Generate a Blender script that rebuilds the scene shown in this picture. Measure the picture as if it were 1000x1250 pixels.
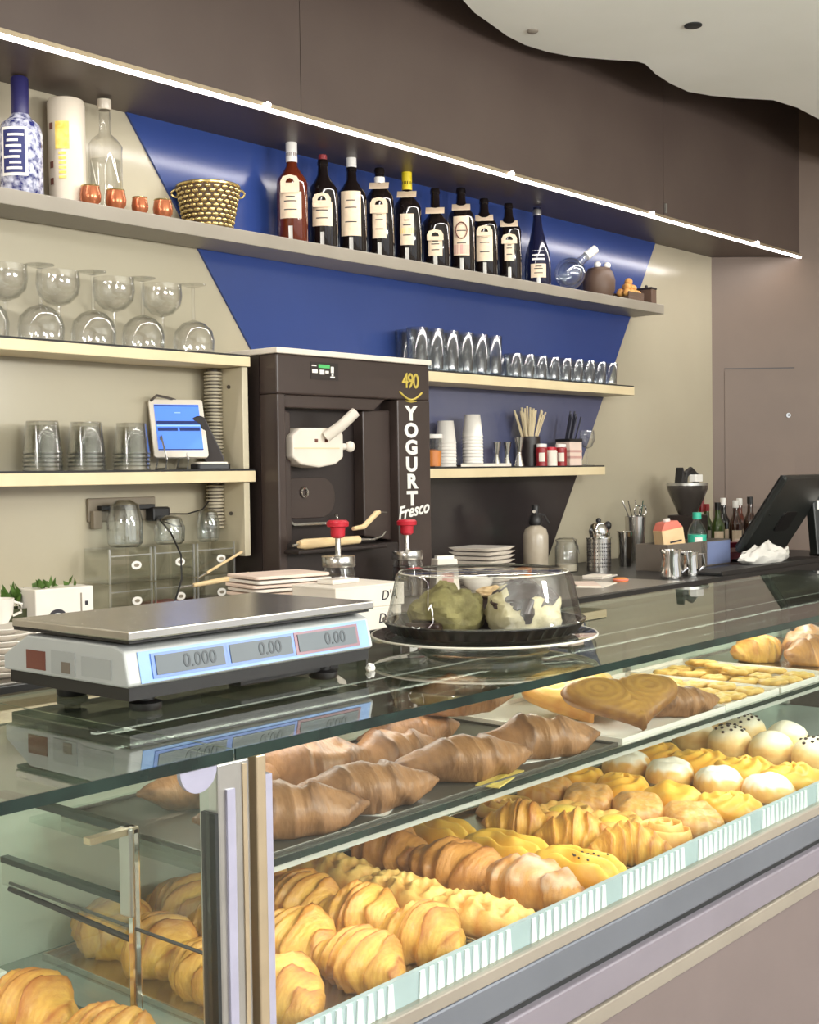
import bpy, math, random
from mathutils import Matrix, Vector, noise
random.seed(7)
PI = math.pi
for o in list(bpy.data.objects): bpy.data.objects.remove(o, do_unlink=True)
SC = bpy.context.scene
COL = SC.collection

# ------------------------------------------------------------------ camera
cam = bpy.data.cameras.new('camera'); camo = bpy.data.objects.new('camera', cam); COL.objects.link(camo)
camo.matrix_world = Matrix(((0.65441826, 0.03296329, -0.7554139, 0.0),
                            (-0.75599795, 0.00965997, -0.6545027, 0.0),
                            (-0.01427728, 0.99940988, 0.03124184, 1.45),
                            (0, 0, 0, 1)))
cam.sensor_fit = 'HORIZONTAL'; cam.sensor_width = 36.0; cam.lens = 36.0 * 1558.34 / 1000.0
cam.clip_start = 0.05; cam.clip_end = 60
SC.camera = camo

# ------------------------------------------------------------------ world, big lights, exposure
w = bpy.data.worlds.new('world'); SC.world = w; w.use_nodes = True
w.node_tree.nodes['Background'].inputs['Color'].default_value = (0.93, 0.96, 1.0, 1)
w.node_tree.nodes['Background'].inputs['Strength'].default_value = 1.1
def area(name, loc, rot, sx, sy, power, col=(1, 1, 1)):
    l = bpy.data.lights.new(name, 'AREA'); l.shape = 'RECTANGLE'; l.size = sx; l.size_y = sy
    l.energy = power; l.color = col
    o = bpy.data.objects.new(name, l); COL.objects.link(o); o.location = loc; o.rotation_euler = rot
    return o
SC.view_settings.view_transform = 'Standard'; SC.view_settings.look = 'None'
SC.view_settings.gamma = 1.0; SC.view_settings.use_curve_mapping = False
SC.view_settings.exposure = 0.0
try:
    SC.cycles.transparent_max_bounces = 40; SC.cycles.max_bounces = 14; SC.cycles.glossy_bounces = 6
except Exception: pass

# ------------------------------------------------------------------ materials
def lin(c):
    r = []
    for v in c:
        v = v / 255.0
        r.append(v / 12.92 if v <= 0.04045 else ((v + 0.055) / 1.055) ** 2.4)
    return (r[0], r[1], r[2], 1.0)
M = {}
def mat(name, col, rough=0.5, metal=0.0, col2=None, scale=8.0, bump=0.0, bscale=None, emit=None, estr=0.0, coat=0.0, spec=0.5, stretch=None):
    m = bpy.data.materials.new(name); m.use_nodes = True; nt = m.node_tree; b = nt.nodes['Principled BSDF']
    b.inputs['Roughness'].default_value = rough; b.inputs['Metallic'].default_value = metal
    b.inputs['Specular IOR Level'].default_value = spec
    b.inputs['Coat Weight'].default_value = coat; b.inputs['Coat Roughness'].default_value = 0.05
    tc = nt.nodes.new('ShaderNodeTexCoord'); mp = nt.nodes.new('ShaderNodeMapping')
    if stretch: mp.inputs['Scale'].default_value = stretch
    nt.links.new(tc.outputs['Object'], mp.inputs['Vector'])
    nz = nt.nodes.new('ShaderNodeTexNoise'); nz.inputs['Scale'].default_value = scale; nz.inputs['Detail'].default_value = 4
    nt.links.new(mp.outputs['Vector'], nz.inputs['Vector'])
    c1 = lin(col); c2 = lin(col2) if col2 else tuple(min(1, v * 0.9) for v in c1[:3]) + (1,)
    cr = nt.nodes.new('ShaderNodeValToRGB'); cr.color_ramp.elements[0].position = 0.35; cr.color_ramp.elements[1].position = 0.65
    cr.color_ramp.elements[0].color = c2; cr.color_ramp.elements[1].color = c1
    nt.links.new(nz.outputs['Fac'], cr.inputs['Fac']); nt.links.new(cr.outputs['Color'], b.inputs['Base Color'])
    if bump:
        n2 = nt.nodes.new('ShaderNodeTexNoise'); n2.inputs['Scale'].default_value = bscale or scale * 4; n2.inputs['Detail'].default_value = 5
        nt.links.new(mp.outputs['Vector'], n2.inputs['Vector'])
        bp = nt.nodes.new('ShaderNodeBump'); bp.inputs['Strength'].default_value = bump; bp.inputs['Distance'].default_value = 0.004
        nt.links.new(n2.outputs['Fac'], bp.inputs['Height']); nt.links.new(bp.outputs['Normal'], b.inputs['Normal'])
    if emit:
        b.inputs['Emission Color'].default_value = lin(emit); b.inputs['Emission Strength'].default_value = estr
    M[name] = m; return m
def glass(name, tint=(1, 1, 1), edge=(0.8, 0.85, 0.85), pw=4.0, base=0.04, top=0.9, rough=0.0):
    m = bpy.data.materials.new(name); m.use_nodes = True; nt = m.node_tree; nt.nodes.clear()
    out = nt.nodes.new('ShaderNodeOutputMaterial'); mx = nt.nodes.new('ShaderNodeMixShader')
    tr = nt.nodes.new('ShaderNodeBsdfTransparent'); gl = nt.nodes.new('ShaderNodeBsdfGlossy'); gl.inputs['Roughness'].default_value = rough
    lw = nt.nodes.new('ShaderNodeLayerWeight'); lw.inputs['Blend'].default_value = 0.5
    p = nt.nodes.new('ShaderNodeMath'); p.operation = 'POWER'; p.inputs[1].default_value = pw
    ml = nt.nodes.new('ShaderNodeMath'); ml.operation = 'MULTIPLY_ADD'; ml.inputs[1].default_value = top; ml.inputs[2].default_value = base
    nt.links.new(lw.outputs['Facing'], p.inputs[0]); nt.links.new(p.outputs[0], ml.inputs[0]); nt.links.new(ml.outputs[0], mx.inputs['Fac'])
    mc = nt.nodes.new('ShaderNodeMixRGB'); mc.inputs['Color1'].default_value = tint + (1,); mc.inputs['Color2'].default_value = edge + (1,)
    p2 = nt.nodes.new('ShaderNodeMath'); p2.operation = 'POWER'; p2.inputs[1].default_value = 2.5
    nt.links.new(lw.outputs['Facing'], p2.inputs[0]); nt.links.new(p2.outputs[0], mc.inputs['Fac'])
    nt.links.new(mc.outputs['Color'], tr.inputs['Color'])
    nt.links.new(tr.outputs[0], mx.inputs[1]); nt.links.new(gl.outputs[0], mx.inputs[2]); nt.links.new(mx.outputs[0], out.inputs['Surface'])
    M[name] = m; return m
def bake(name, light, dark, dust=(248, 244, 232), rough=0.45, coat=0.15, bscale=60, bump=0.5, wav=None):
    """pastry crust: vertex attribute 'crust'.r = how browned, .g = icing sugar"""
    m = bpy.data.materials.new(name); m.use_nodes = True; nt = m.node_tree; b = nt.nodes['Principled BSDF']
    b.inputs['Roughness'].default_value = rough; b.inputs['Coat Weight'].default_value = coat; b.inputs['Coat Roughness'].default_value = 0.25
    at = nt.nodes.new('ShaderNodeAttribute'); at.attribute_name = 'crust'
    sp = nt.nodes.new('ShaderNodeSeparateColor'); nt.links.new(at.outputs['Color'], sp.inputs['Color'])
    tc = nt.nodes.new('ShaderNodeTexCoord')
    nz = nt.nodes.new('ShaderNodeTexNoise'); nz.inputs['Scale'].default_value = 45; nz.inputs['Detail'].default_value = 6
    nt.links.new(tc.outputs['Object'], nz.inputs['Vector'])
    ad = nt.nodes.new('ShaderNodeMath'); ad.operation = 'MULTIPLY_ADD'; ad.inputs[1].default_value = 0.9; ad.inputs[2].default_value = -0.45
    nt.links.new(nz.outputs['Fac'], ad.inputs[0])
    a2 = nt.nodes.new('ShaderNodeMath'); a2.operation = 'ADD'; a2.use_clamp = True
    nt.links.new(ad.outputs[0], a2.inputs[0]); nt.links.new(sp.outputs['Red'], a2.inputs[1])
    mx = nt.nodes.new('ShaderNodeMixRGB'); mx.inputs['Color1'].default_value = lin(light); mx.inputs['Color2'].default_value = lin(dark)
    nt.links.new(a2.outputs[0], mx.inputs['Fac'])
    m2 = nt.nodes.new('ShaderNodeMixRGB'); m2.inputs['Color2'].default_value = lin(dust)
    nt.links.new(mx.outputs['Color'], m2.inputs['Color1']); nt.links.new(sp.outputs['Green'], m2.inputs['Fac'])
    nt.links.new(m2.outputs['Color'], b.inputs['Base Color'])
    n2 = nt.nodes.new('ShaderNodeTexNoise'); n2.inputs['Scale'].default_value = bscale; n2.inputs['Detail'].default_value = 6
    mp = nt.nodes.new('ShaderNodeMapping'); mp.inputs['Scale'].default_value = wav or (1, 1, 1)
    nt.links.new(tc.outputs['Object'], mp.inputs['Vector']); nt.links.new(mp.outputs['Vector'], n2.inputs['Vector'])
    bp = nt.nodes.new('ShaderNodeBump'); bp.inputs['Strength'].default_value = bump; bp.inputs['Distance'].default_value = 0.004
    nt.links.new(n2.outputs['Fac'], bp.inputs['Height']); nt.links.new(bp.outputs['Normal'], b.inputs['Normal'])
    M[name] = m; return m

mat('wall_beige', (184, 175, 153), 0.16, col2=(179, 169, 147), scale=1.5, spec=0.5)
mat('brown_panel', (92, 78, 71), 0.42, col2=(86, 72, 66), scale=3, bump=0.03, bscale=400)
mat('brown_wall', (112, 92, 78), 0.45, col2=(104, 85, 72), scale=2, bump=0.03, bscale=300)
mat('room_wall', (206, 198, 184), 0.7, scale=2)
mat('ceiling_white', (246, 246, 238), 0.75, col2=(238, 238, 228), scale=1.2)
mat('ceiling_dark', (80, 70, 66), 0.7)
mat('floor', (128, 118, 108), 0.35, scale=3)
mat('blue_glass', (50, 71, 134), 0.17, col2=(46, 66, 126), scale=1.2, spec=0.6)
mat('slate_glass', (96, 98, 124), 0.14, col2=(84, 88, 118), scale=3, spec=0.7)
mat('dark_glass', (52, 46, 46), 0.15, col2=(46, 41, 41), scale=2)
mat('shelf_grey', (146, 138, 125), 0.4, col2=(139, 131, 118), scale=5)
mat('shelf_cream', (226, 208, 170), 0.4, col2=(218, 199, 160), scale=6)
mat('panel_cream', (205, 194, 168), 0.4, col2=(198, 187, 160), scale=4)
mat('black_mat', (26, 24, 24), 0.55, bump=0.2, bscale=500)
mat('led', (255, 250, 246), 0.4, emit=(255, 246, 240), estr=9.0)
mat('led_case', (255, 255, 255), 0.4, emit=(255, 250, 240), estr=2.5)
mat('globe', (255, 250, 244), 0.4, emit=(255, 248, 240), estr=12.0)  # bulb glow of the added out-of-frame pendants
mat('alu', (190, 188, 184), 0.32, 0.85, scale=20)
mat('alu_bright', (220, 218, 210), 0.3, 0.4, scale=20)
mat('alu_warm', (196, 178, 150), 0.3, 0.6, scale=20)
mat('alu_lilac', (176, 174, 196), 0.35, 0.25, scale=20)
mat('steel', (200, 196, 190), 0.22, 0.95, scale=14)
mat('steel_brushed', (176, 170, 162), 0.35, 0.9, scale=6, bump=0.08, bscale=60, stretch=(1, 30, 1))
mat('chrome', (226, 224, 220), 0.08, 1.0)
mat('case_white', (206, 214, 200), 0.35, scale=4)
mat('case_deck', (176, 186, 180), 0.25, 0.35, scale=6)
mat('case_grey', (116, 120, 129), 0.35, 0.2, scale=6)
mat('case_lilac', (142, 135, 145), 0.35, 0.15, scale=6)
mat('case_beige', (156, 147, 135), 0.4, 0.1, scale=6)
mat('case_panel', (124, 111, 109), 0.5, scale=3)
mat('case_cream', (222, 218, 196), 0.4)
mat('case_dark', (40, 42, 42), 0.5)
mat('lip_blue', (184, 198, 204), 0.25, scale=12)
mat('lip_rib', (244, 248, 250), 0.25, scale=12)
mat('glass_edge', (22, 34, 32), 0.12, col2=(34, 52, 47), scale=14)
mat('black_plastic', (30, 28, 28), 0.4)
mat('machine_body', (66, 54, 50), 0.35, col2=(60, 49, 45), scale=5)
mat('machine_dark', (44, 35, 33), 0.4)
mat('white_plastic', (232, 222, 208), 0.4)
mat('pure_white', (244, 240, 234), 0.45)
mat('gold_print', (206, 182, 84), 0.4)
mat('green_print', (86, 196, 110), 0.5)
mat('porcelain', (238, 230, 220), 0.25, coat=0.3)
mat('paper', (236, 226, 212), 0.7)
mat('paper_pink', (236, 212, 196), 0.7)
mat('ink', (48, 44, 50), 0.7)
mat('ink_blue', (40, 46, 104), 0.6)
mat('red_plastic', (196, 34, 52), 0.35)
mat('wood', (232, 206, 162), 0.5, col2=(222, 190, 140), scale=10, stretch=(1, 12, 12))
mat('copper', (196, 118, 82), 0.25, 0.7, scale=30)
mat('gold_metal', (206, 184, 128), 0.25, 0.85, scale=60)
mat('bottle_black', (22, 16, 16), 0.08, coat=0.4)
mat('bottle_navy', (24, 26, 52), 0.1, coat=0.4)
mat('bottle_amber', (92, 36, 18), 0.08, coat=0.4)
mat('bottle_blue', (38, 42, 104), 0.15, col2=(206, 208, 224), scale=70, coat=0.3)
mat('cap_navy', (42, 40, 92), 0.35)
mat('cap_red', (150, 54, 58), 0.4)
mat('cap_yellow', (232, 206, 34), 0.4)
mat('label_cream', (228, 206, 178), 0.6, col2=(220, 196, 168), scale=60)
mat('label_pink', (206, 160, 150), 0.6)
mat('ceramic_white', (216, 204, 186), 0.3, coat=0.2)
mat('print_yellow', (238, 196, 74), 0.5, col2=(246, 226, 120), scale=60)
mat('print_brown', (110, 62, 50), 0.5)
mat('clay', (92, 70, 56), 0.5)
mat('nut', (216, 164, 92), 0.6, col2=(190, 128, 60), scale=50, bump=0.4, bscale=120)
mat('hose', (190, 180, 158), 0.4)
mat('hose_dark', (84, 76, 68), 0.5)
mat('screen_blue', (84, 132, 236), 0.3, emit=(88, 136, 240), estr=0.55)
mat('screen_pale', (150, 186, 246), 0.3, emit=(150, 186, 246), estr=0.5)
mat('screen_dark', (36, 52, 120), 0.3)
mat('plug_grey', (138, 126, 108), 0.5)
mat('leaf', (88, 118, 44), 0.5, col2=(60, 92, 34), scale=30)
mat('scale_white', (176, 178, 176), 0.35, scale=6)
mat('scale_grey', (158, 160, 158), 0.4)
mat('scale_blue', (120, 160, 214), 0.35, scale=10)
mat('lcd', (84, 92, 98), 0.45)
mat('lcd_frame_blue', (84, 120, 196), 0.35)
mat('lcd_frame_red', (128, 84, 96), 0.35)
mat('lcd_digit', (62, 68, 74), 0.5)
mat('cake_green', (140, 132, 84), 0.8, col2=(106, 98, 58), scale=40, bump=0.6, bscale=90)
mat('cake_cream', (206, 196, 160), 0.7, col2=(180, 168, 128), scale=40, bump=0.5, bscale=90)
mat('choc', (48, 28, 24), 0.35, bump=0.3, bscale=80)
mat('cup_white', (240, 234, 226), 0.5)
mat('straw', (214, 196, 160), 0.6)
mat('straw_dark', (40, 40, 60), 0.5)
mat('jam_red', (150, 30, 34), 0.3)
mat('orange', (232, 140, 60), 0.5)
mat('carton', (236, 206, 160), 0.6, col2=(228, 190, 140), scale=14)
mat('carton_pink', (236, 130, 110), 0.6)
mat('mint', (60, 190, 160), 0.4)
mat('bin_blue', (128, 140, 180), 0.4)
mat('bin_grey', (132, 122, 112), 0.35, 0.4)
mat('monitor', (44, 46, 44), 0.3)
mat('wine_red', (110, 20, 40), 0.45)
mat('plastic_bag', (230, 226, 218), 0.35, bump=0.8, bscale=40)
mat('siphon', (176, 164, 146), 0.25, col2=(166, 154, 136), scale=20, coat=0.3)
mat('smoked_solid', (70, 64, 60), 0.12, coat=0.3)
mat('acr_edge', (226, 222, 208), 0.25)
mat('leaf_dark', (70, 74, 44), 0.5)
mat('tray_grey', (96, 92, 84), 0.35, 0.4)
mat('gold_card', (226, 200, 110), 0.4)
mat('led_soft', (236, 238, 226), 0.4)
mat('green_bottle', (66, 84, 40), 0.1, coat=0.3)
mat('brown_bottle', (60, 34, 24), 0.1, coat=0.3)
glass('pane', (0.965, 0.985, 0.972), (0.78, 0.88, 0.83), 5.0, 0.035, 0.85)
glass('top_pane', (0.84, 0.88, 0.85), (0.56, 0.62, 0.57), 3.6, 0.04, 0.95)
glass('clear_glass', (0.985, 0.985, 0.985), (0.88, 0.9, 0.88), 2.6, 0.05, 0.8)
glass('clear_glass_blue', (0.96, 0.98, 0.985), (0.85, 0.9, 0.92), 2.0, 0.12, 0.9)
glass('tumbler_glass', (0.95, 0.97, 0.975), (0.86, 0.9, 0.92), 1.3, 0.10, 0.55, 0.18)
glass('cup_glass', (0.97, 0.975, 0.97), (0.9, 0.9, 0.88), 1.4, 0.06, 0.55, 0.12)
glass('acr_edge_glass', (0.93, 0.93, 0.9), (0.9, 0.9, 0.86), 1.0, 0.3, 0.5, 0.3)
glass('acrylic', (0.955, 0.96, 0.95), (0.82, 0.82, 0.78), 3.0, 0.05, 0.7)
glass('dome', (0.96, 0.965, 0.955), (0.72, 0.74, 0.72), 2.5, 0.07, 0.7)
glass('smoked', (0.5, 0.48, 0.46), (0.25, 0.24, 0.24), 3.0, 0.05, 0.7)
bake('croissant', (232, 180, 84), (176, 100, 34), bscale=70, bump=0.55, wav=(3, 1, 1))
bake('croissant_brown', (164, 116, 76), (108, 70, 44), bscale=60, bump=0.5, wav=(3, 1, 1), coat=0.05)
bake('croissant_tan', (212, 150, 76), (146, 84, 38), bscale=70, bump=0.5, wav=(3, 1, 1))
bake('pale_puff', (242, 200, 116), (206, 138, 62), bscale=60, bump=0.6)
bake('yellow_puff', (246, 200, 88), (222, 150, 40), bscale=50, bump=0.3, coat=0.25)
bake('tan_puff', (226, 178, 100), (190, 124, 58), bscale=80, bump=0.6)
bake('bun', (246, 216, 148), (206, 140, 66), dust=(244, 236, 214), bscale=120, bump=0.25, coat=0.0)
bake('palmier', (186, 136, 62), (128, 78, 34), bscale=90, bump=0.35, coat=0.2)
bake('palmier_pale', (232, 192, 108), (196, 136, 62), bscale=90, bump=0.35, coat=0.2)
bake('cookie', (232, 200, 116), (200, 146, 66), bscale=140, bump=0.4, coat=0.0)
mat('custard', (248, 222, 110), 0.35, col2=(244, 208, 84), scale=40, coat=0.2)
mat('cream_fill', (250, 240, 206), 0.5)

# ------------------------------------------------------------------ mesh helpers
class MB:
    def __init__(s): s.v = []; s.f = []; s.c = []
    def add(s, vs, fs, cs=None):
        n = len(s.v); s.v += [tuple(p) for p in vs]; s.f += [tuple(i + n for i in f) for f in fs]
        s.c += cs if cs else [(0, 0, 0)] * len(vs); return s
    def box(s, x0, x1, y0, y1, z0, z1):
        vs = [(x, y, z) for x in (x0, x1) for y in (y0, y1) for z in (z0, z1)]
        return s.add(vs, [(0, 1, 3, 2), (4, 6, 7, 5), (0, 4, 5, 1), (2, 3, 7, 6), (0, 2, 6, 4), (1, 5, 7, 3)])
    def prism(s, poly, a, b, axis='z'):
        n = len(poly); mk = {'z': lambda p, t: (p[0], p[1], t), 'y': lambda p, t: (p[0], t, p[1]), 'x': lambda p, t: (t, p[0], p[1])}[axis]
        vs = [mk(p, a) for p in poly] + [mk(p, b) for p in poly]
        fs = [tuple(range(n - 1, -1, -1)), tuple(range(n, 2 * n))] + [(i, (i + 1) % n, n + (i + 1) % n, n + i) for i in range(n)]
        return s.add(vs, fs)
    def lathe(s, prof, n=24, cx=0, cy=0, cz=0, a0=0.0, a1=2 * PI, sx=1, sy=1):
        full = abs(a1 - a0 - 2 * PI) < 1e-6; k = n if full else n + 1; vs = []; fs = []
        for r, z in prof:
            for i in range(k):
                a = a0 + (a1 - a0) * i / n; vs.append((cx + r * math.cos(a) * sx, cy + r * math.sin(a) * sy, cz + z))
        for j in range(len(prof) - 1):
            for i in range(n):
                i2 = (i + 1) % k; fs.append((j * k + i, j * k + i2, (j + 1) * k + i2, (j + 1) * k + i))
        if full:
            if prof[0][0] > 1e-5: fs.append(tuple(range(k - 1, -1, -1)))
            if prof[-1][0] > 1e-5: fs.append(tuple((len(prof) - 1) * k + i for i in range(k)))
        return s.add(vs, fs)
    def shell(s, prof, t=0.002, n=24, cx=0, cy=0, cz=0):
        """open vessel: outer profile then inner profile back down"""
        inner = [(max(r - t, 0.0005), z) for r, z in reversed(prof)]; inner[-1] = (0.0, prof[0][1] + t * 1.5)
        p = ([(0.0, prof[0][1])] if prof[0][0] > 1e-5 else []) + prof + inner
        return s.lathe(p, n, cx, cy, cz)
    def tube(s, pts, r, n=8, closed=False):
        P = [Vector(p) for p in pts]; vs = []; fs = []; m = len(P); up = Vector((0.13, 0.21, 0.97)); prev = None
        for i, p in enumerate(P):
            d = (P[(i + 1) % m] - P[i - 1]) if (closed or 0 < i < m - 1) else (P[min(i + 1, m - 1)] - P[max(i - 1, 0)])
            d.normalize(); a = d.cross(up if prev is None else prev)
            if a.length < 1e-4: a = d.cross(Vector((1, 0, 0)))
            a.normalize(); b = d.cross(a); b.normalize(); prev = -b if prev is None else prev
            prev = b.cross(d) * 0 + up
            rr = r[i] if isinstance(r, (list, tuple)) else r
            for k in range(n):
                t = 2 * PI * k / n; vs.append(p + (a * math.cos(t) + b * math.sin(t)) * rr)
        L = m if closed else m - 1
        for i in range(L):
            j = (i + 1) % m
            for k in range(n): fs.append((i * n + k, i * n + (k + 1) % n, j * n + (k + 1) % n, j * n + k))
        if not closed: fs += [tuple(range(n - 1, -1, -1)), tuple((m - 1) * n + k for k in range(n))]
        return s.add(vs, fs)
    def ball(s, c, rx, ry=None, rz=None, n=14, m=8):
        ry = ry or rx; rz = rz or rx
        prof = [(max(math.sin(PI * j / m), 0), -math.cos(PI * j / m)) for j in range(m + 1)]; prof[0] = (0, -1); prof[-1] = (0, 1)
        k = len(s.v); s.lathe(prof, n)
        for i in range(k, len(s.v)): x, y, z = s.v[i]; s.v[i] = (c[0] + x * rx, c[1] + y * ry, c[2] + z * rz)
        return s
    def xf(s, mtx):
        s.v = [tuple(mtx @ Vector(p)) for p in s.v]; return s
    def mesh(s, name, m, smooth=False, crust=False):
        me = bpy.data.meshes.new(name); me.from_pydata(s.v, [], s.f); me.validate(); me.update()
        if m: me.materials.append(M[m])
        if smooth: me.polygons.foreach_set('use_smooth', [True] * len(me.polygons))
        if crust:
            a = me.color_attributes.new('crust', 'FLOAT_COLOR', 'POINT')
            for i, c in enumerate(s.c): a.data[i].color = (c[0], c[1], c[2], 1)
        return me
    def build(s, name, m, parent=None, loc=(0, 0, 0), rot=(0, 0, 0), smooth=False, bevel=0.0, world=True, crust=False, edge=None):
        if parent is not None and world:
            q = Vector(parent['_o']); s.v = [(x - q.x, y - q.y, z - q.z) for x, y, z in s.v]
        me = s.mesh(name, m, smooth, crust)
        o = bpy.data.objects.new(name, me); COL.objects.link(o); o.location = loc; o.rotation_euler = rot
        if parent is not None: o.parent = parent; o['_o'] = list(parent['_o']) if world else [0, 0, 0]
        else: o['_o'] = [0, 0, 0]
        if bevel:
            md = o.modifiers.new('bevel', 'BEVEL'); md.width = bevel; md.segments = 2; md.limit_method = 'ANGLE'
        if smooth and not crust:
            md = o.modifiers.new('edges', 'EDGE_SPLIT'); md.split_angle = math.radians(40)
        return o
def tag(o, label, cat, group=None, kind=None):
    o['label'] = label; o['category'] = cat
    if group: o['group'] = group
    if kind: o['kind'] = kind
    return o
def thing(name, label, cat, loc=(0, 0, 0), rz=0.0, group=None, kind=None, local=False):
    o = bpy.data.objects.new(name, None); COL.objects.link(o); o.location = loc; o.rotation_euler = (0, 0, rz)
    o.empty_display_size = 0.05; o['_o'] = [0, 0, 0] if local else list(loc)
    return tag(o, label, cat, group, kind)
def dup(root, loc, rz, label, group=None, sc=None):
    r = root.copy(); COL.objects.link(r); r.location = loc; r.rotation_euler = (root.rotation_euler.x, root.rotation_euler.y, rz); r['label'] = label
    if group: r['group'] = group
    if sc: r.scale = sc
    for ch in list(root.children):
        c = ch.copy(); COL.objects.link(c); c.parent = r
        for g in list(ch.children):
            d = g.copy(); COL.objects.link(d); d.parent = c
    return r
def text(body, size, mtx, m, name, parent, extrude=0.0008, offset=0.0, shear=0.0, align='CENTER', spacing=1.0, world=True):
    cu = bpy.data.curves.new(name, 'FONT'); cu.body = body; cu.size = size; cu.extrude = extrude; cu.offset = offset; cu.shear = shear
    cu.align_x = align; cu.align_y = 'CENTER'; cu.resolution_u = 3; cu.space_character = spacing
    t = bpy.data.objects.new(name, cu); COL.objects.link(t); bpy.context.view_layer.update()
    me = bpy.data.meshes.new_from_object(t.evaluated_get(bpy.context.evaluated_depsgraph_get()))
    bpy.data.objects.remove(t, do_unlink=True); bpy.data.curves.remove(cu)
    me.materials.clear(); me.materials.append(M[m])
    q = Vector(parent['_o']) if world else Vector((0, 0, 0))
    me.transform(Matrix.Translation(-q) @ mtx)
    o = bpy.data.objects.new(name, me); COL.objects.link(o); o.parent = parent; o['_o'] = list(parent['_o']); return o
def face_y(x, y, z, rx=PI / 2):     # text standing on a plane that faces -Y
    return Matrix.Translation((x, y, z)) @ Matrix.Rotation(rx, 4, 'X')
def rr(w, h, r, n=5):
    p = []
    for cx, cy, a in ((w / 2 - r, h / 2 - r, 0), (-w / 2 + r, h / 2 - r, PI / 2), (-w / 2 + r, -h / 2 + r, PI), (w / 2 - r, -h / 2 + r, 1.5 * PI)):
        for i in range(n + 1): t = a + PI / 2 * i / n; p.append((cx + r * math.cos(t), cy + r * math.sin(t)))
    return p
ORD = ['first', 'second', 'third', 'fourth', 'fifth', 'sixth', 'seventh', 'eighth', 'ninth', 'tenth', 'eleventh', 'twelfth']

# ------------------------------------------------------------------ the room
YW = 3.10
S = 'structure'
def wall_pt(s): return (5.95 + 0.654 * s, 3.10 - 0.756 * s)
W3 = wall_pt(3.4)
tag(MB().box(-3.0, 9.0, -4.0, 3.4, -0.05, 0).build('floor', 'floor'), 'grey brown tiled floor of the cafe', 'floor', kind=S)
tag(MB().box(-3.0, 6.3, YW, YW + 0.1, 0, 3.4).build('wall_back', 'wall_beige'), 'glossy beige wall behind the shelves', 'wall', kind=S)
tag(MB().prism([wall_pt(0), W3, (W3[0] + .1, W3[1] + .1), (6.05, 3.2)][::-1], 0, 3.4).build('wall_right', 'brown_wall'), 'matte brown wall at the right end of the bar', 'wall', kind=S)
tag(MB().box(-3.1, -3.0, -4.0, 3.2, 0, 3.4).build('wall_left', 'room_wall'), 'pale wall at the left end of the room', 'wall', kind=S)
tag(MB().box(-3.1, 9.0, -4.0, YW + .1, 3.4, 3.5).build('ceiling', 'ceiling_dark'), 'dark upper ceiling above the wavy white ceiling', 'ceiling', kind=S)
# front of the room: piers with open shop front between them
wf = thing('wall_front', 'pale shop front wall with tall openings facing the counter', 'wall', (3, -4.0, 0), kind=S)
for x0, x1 in ((-3, -2.2), (.6, 1.2), (4.0, 4.6), (7.6, 9)): MB().box(x0, x1, -4.1, -4.0, 0, 3.4).build('pier', 'room_wall', wf)
MB().box(-3, 9, -4.1, -4.0, 2.75, 3.4).build('lintel', 'room_wall', wf)
tag(MB().box(9.0, 9.1, -4.1, 1.0, 0, 3.4).build('wall_end', 'room_wall'), 'pale far end wall of the room beyond the till', 'wall', kind=S)

# wavy white suspended ceiling
wave = [(0.4, 1.9), (1.4, 2.05), (2.3, 2.22), (2.9, 2.42), (3.236, 2.548), (3.35, 2.59), (3.477, 2.617), (3.6, 2.645), (3.722, 2.655), (3.84, 2.64), (3.954, 2.60), (4.06, 2.53),
        (4.161, 2.46), (4.20, 2.453), (4.25, 2.464), (4.332, 2.486), (4.48, 2.505), (4.628, 2.508), (4.74, 2.468), (4.849, 2.406), (4.915, 2.355), (4.976, 2.310), (5.15, 2.285), (5.38, 2.29), (5.8, 2.40), (6.25, 2.50), (7.6, 1.0), (8.9, 0.9), (8.9, -3.9), (0.4, -3.9)]
cl = thing('ceiling_cloud', 'white suspended ceiling with a wavy edge over the bar', 'ceiling', (4, 0, 2.95), kind=S)
MB().prism(wave[::-1], 2.95, 3.05).build('soffit_panel', 'ceiling_white', cl)
def cdisc(x, y, r, m, nm): MB().lathe([(r * .7, -.004), (r, 0.0), (r, .004)], 20, x, y, 2.946).build(nm, m, cl, smooth=True)
cdisc(3.95, 2.12, .03, 'case_dark', 'spot_trim'); cdisc(3.62, 2.55, .02, 'case_beige', 'spot_trim')
# brown bulkhead over the shelves, in panels, with its soffit
bk = thing('trim_bulkhead', 'dark brown panelled bulkhead above the light strip', 'bulkhead', (3, 2.76, 2.5), kind=S)
xs = [-1.5, 0.9, 2.716, 4.873, 6.24]
for a, b in zip(xs, xs[1:]):
    MB().box(a + .0012, b - .0012, 2.760, 2.79, 2.512, 3.40).build('panel', 'brown_panel', bk)
so = tag(MB().prism([(-1.5, 2.79), (6.215, 2.79), (5.95, 3.098), (-1.5, 3.098)], 2.518, 2.56).build('trim_soffit', 'brown_panel'), 'brown underside of the bulkhead over the bottles', 'soffit', kind=S)
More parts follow.
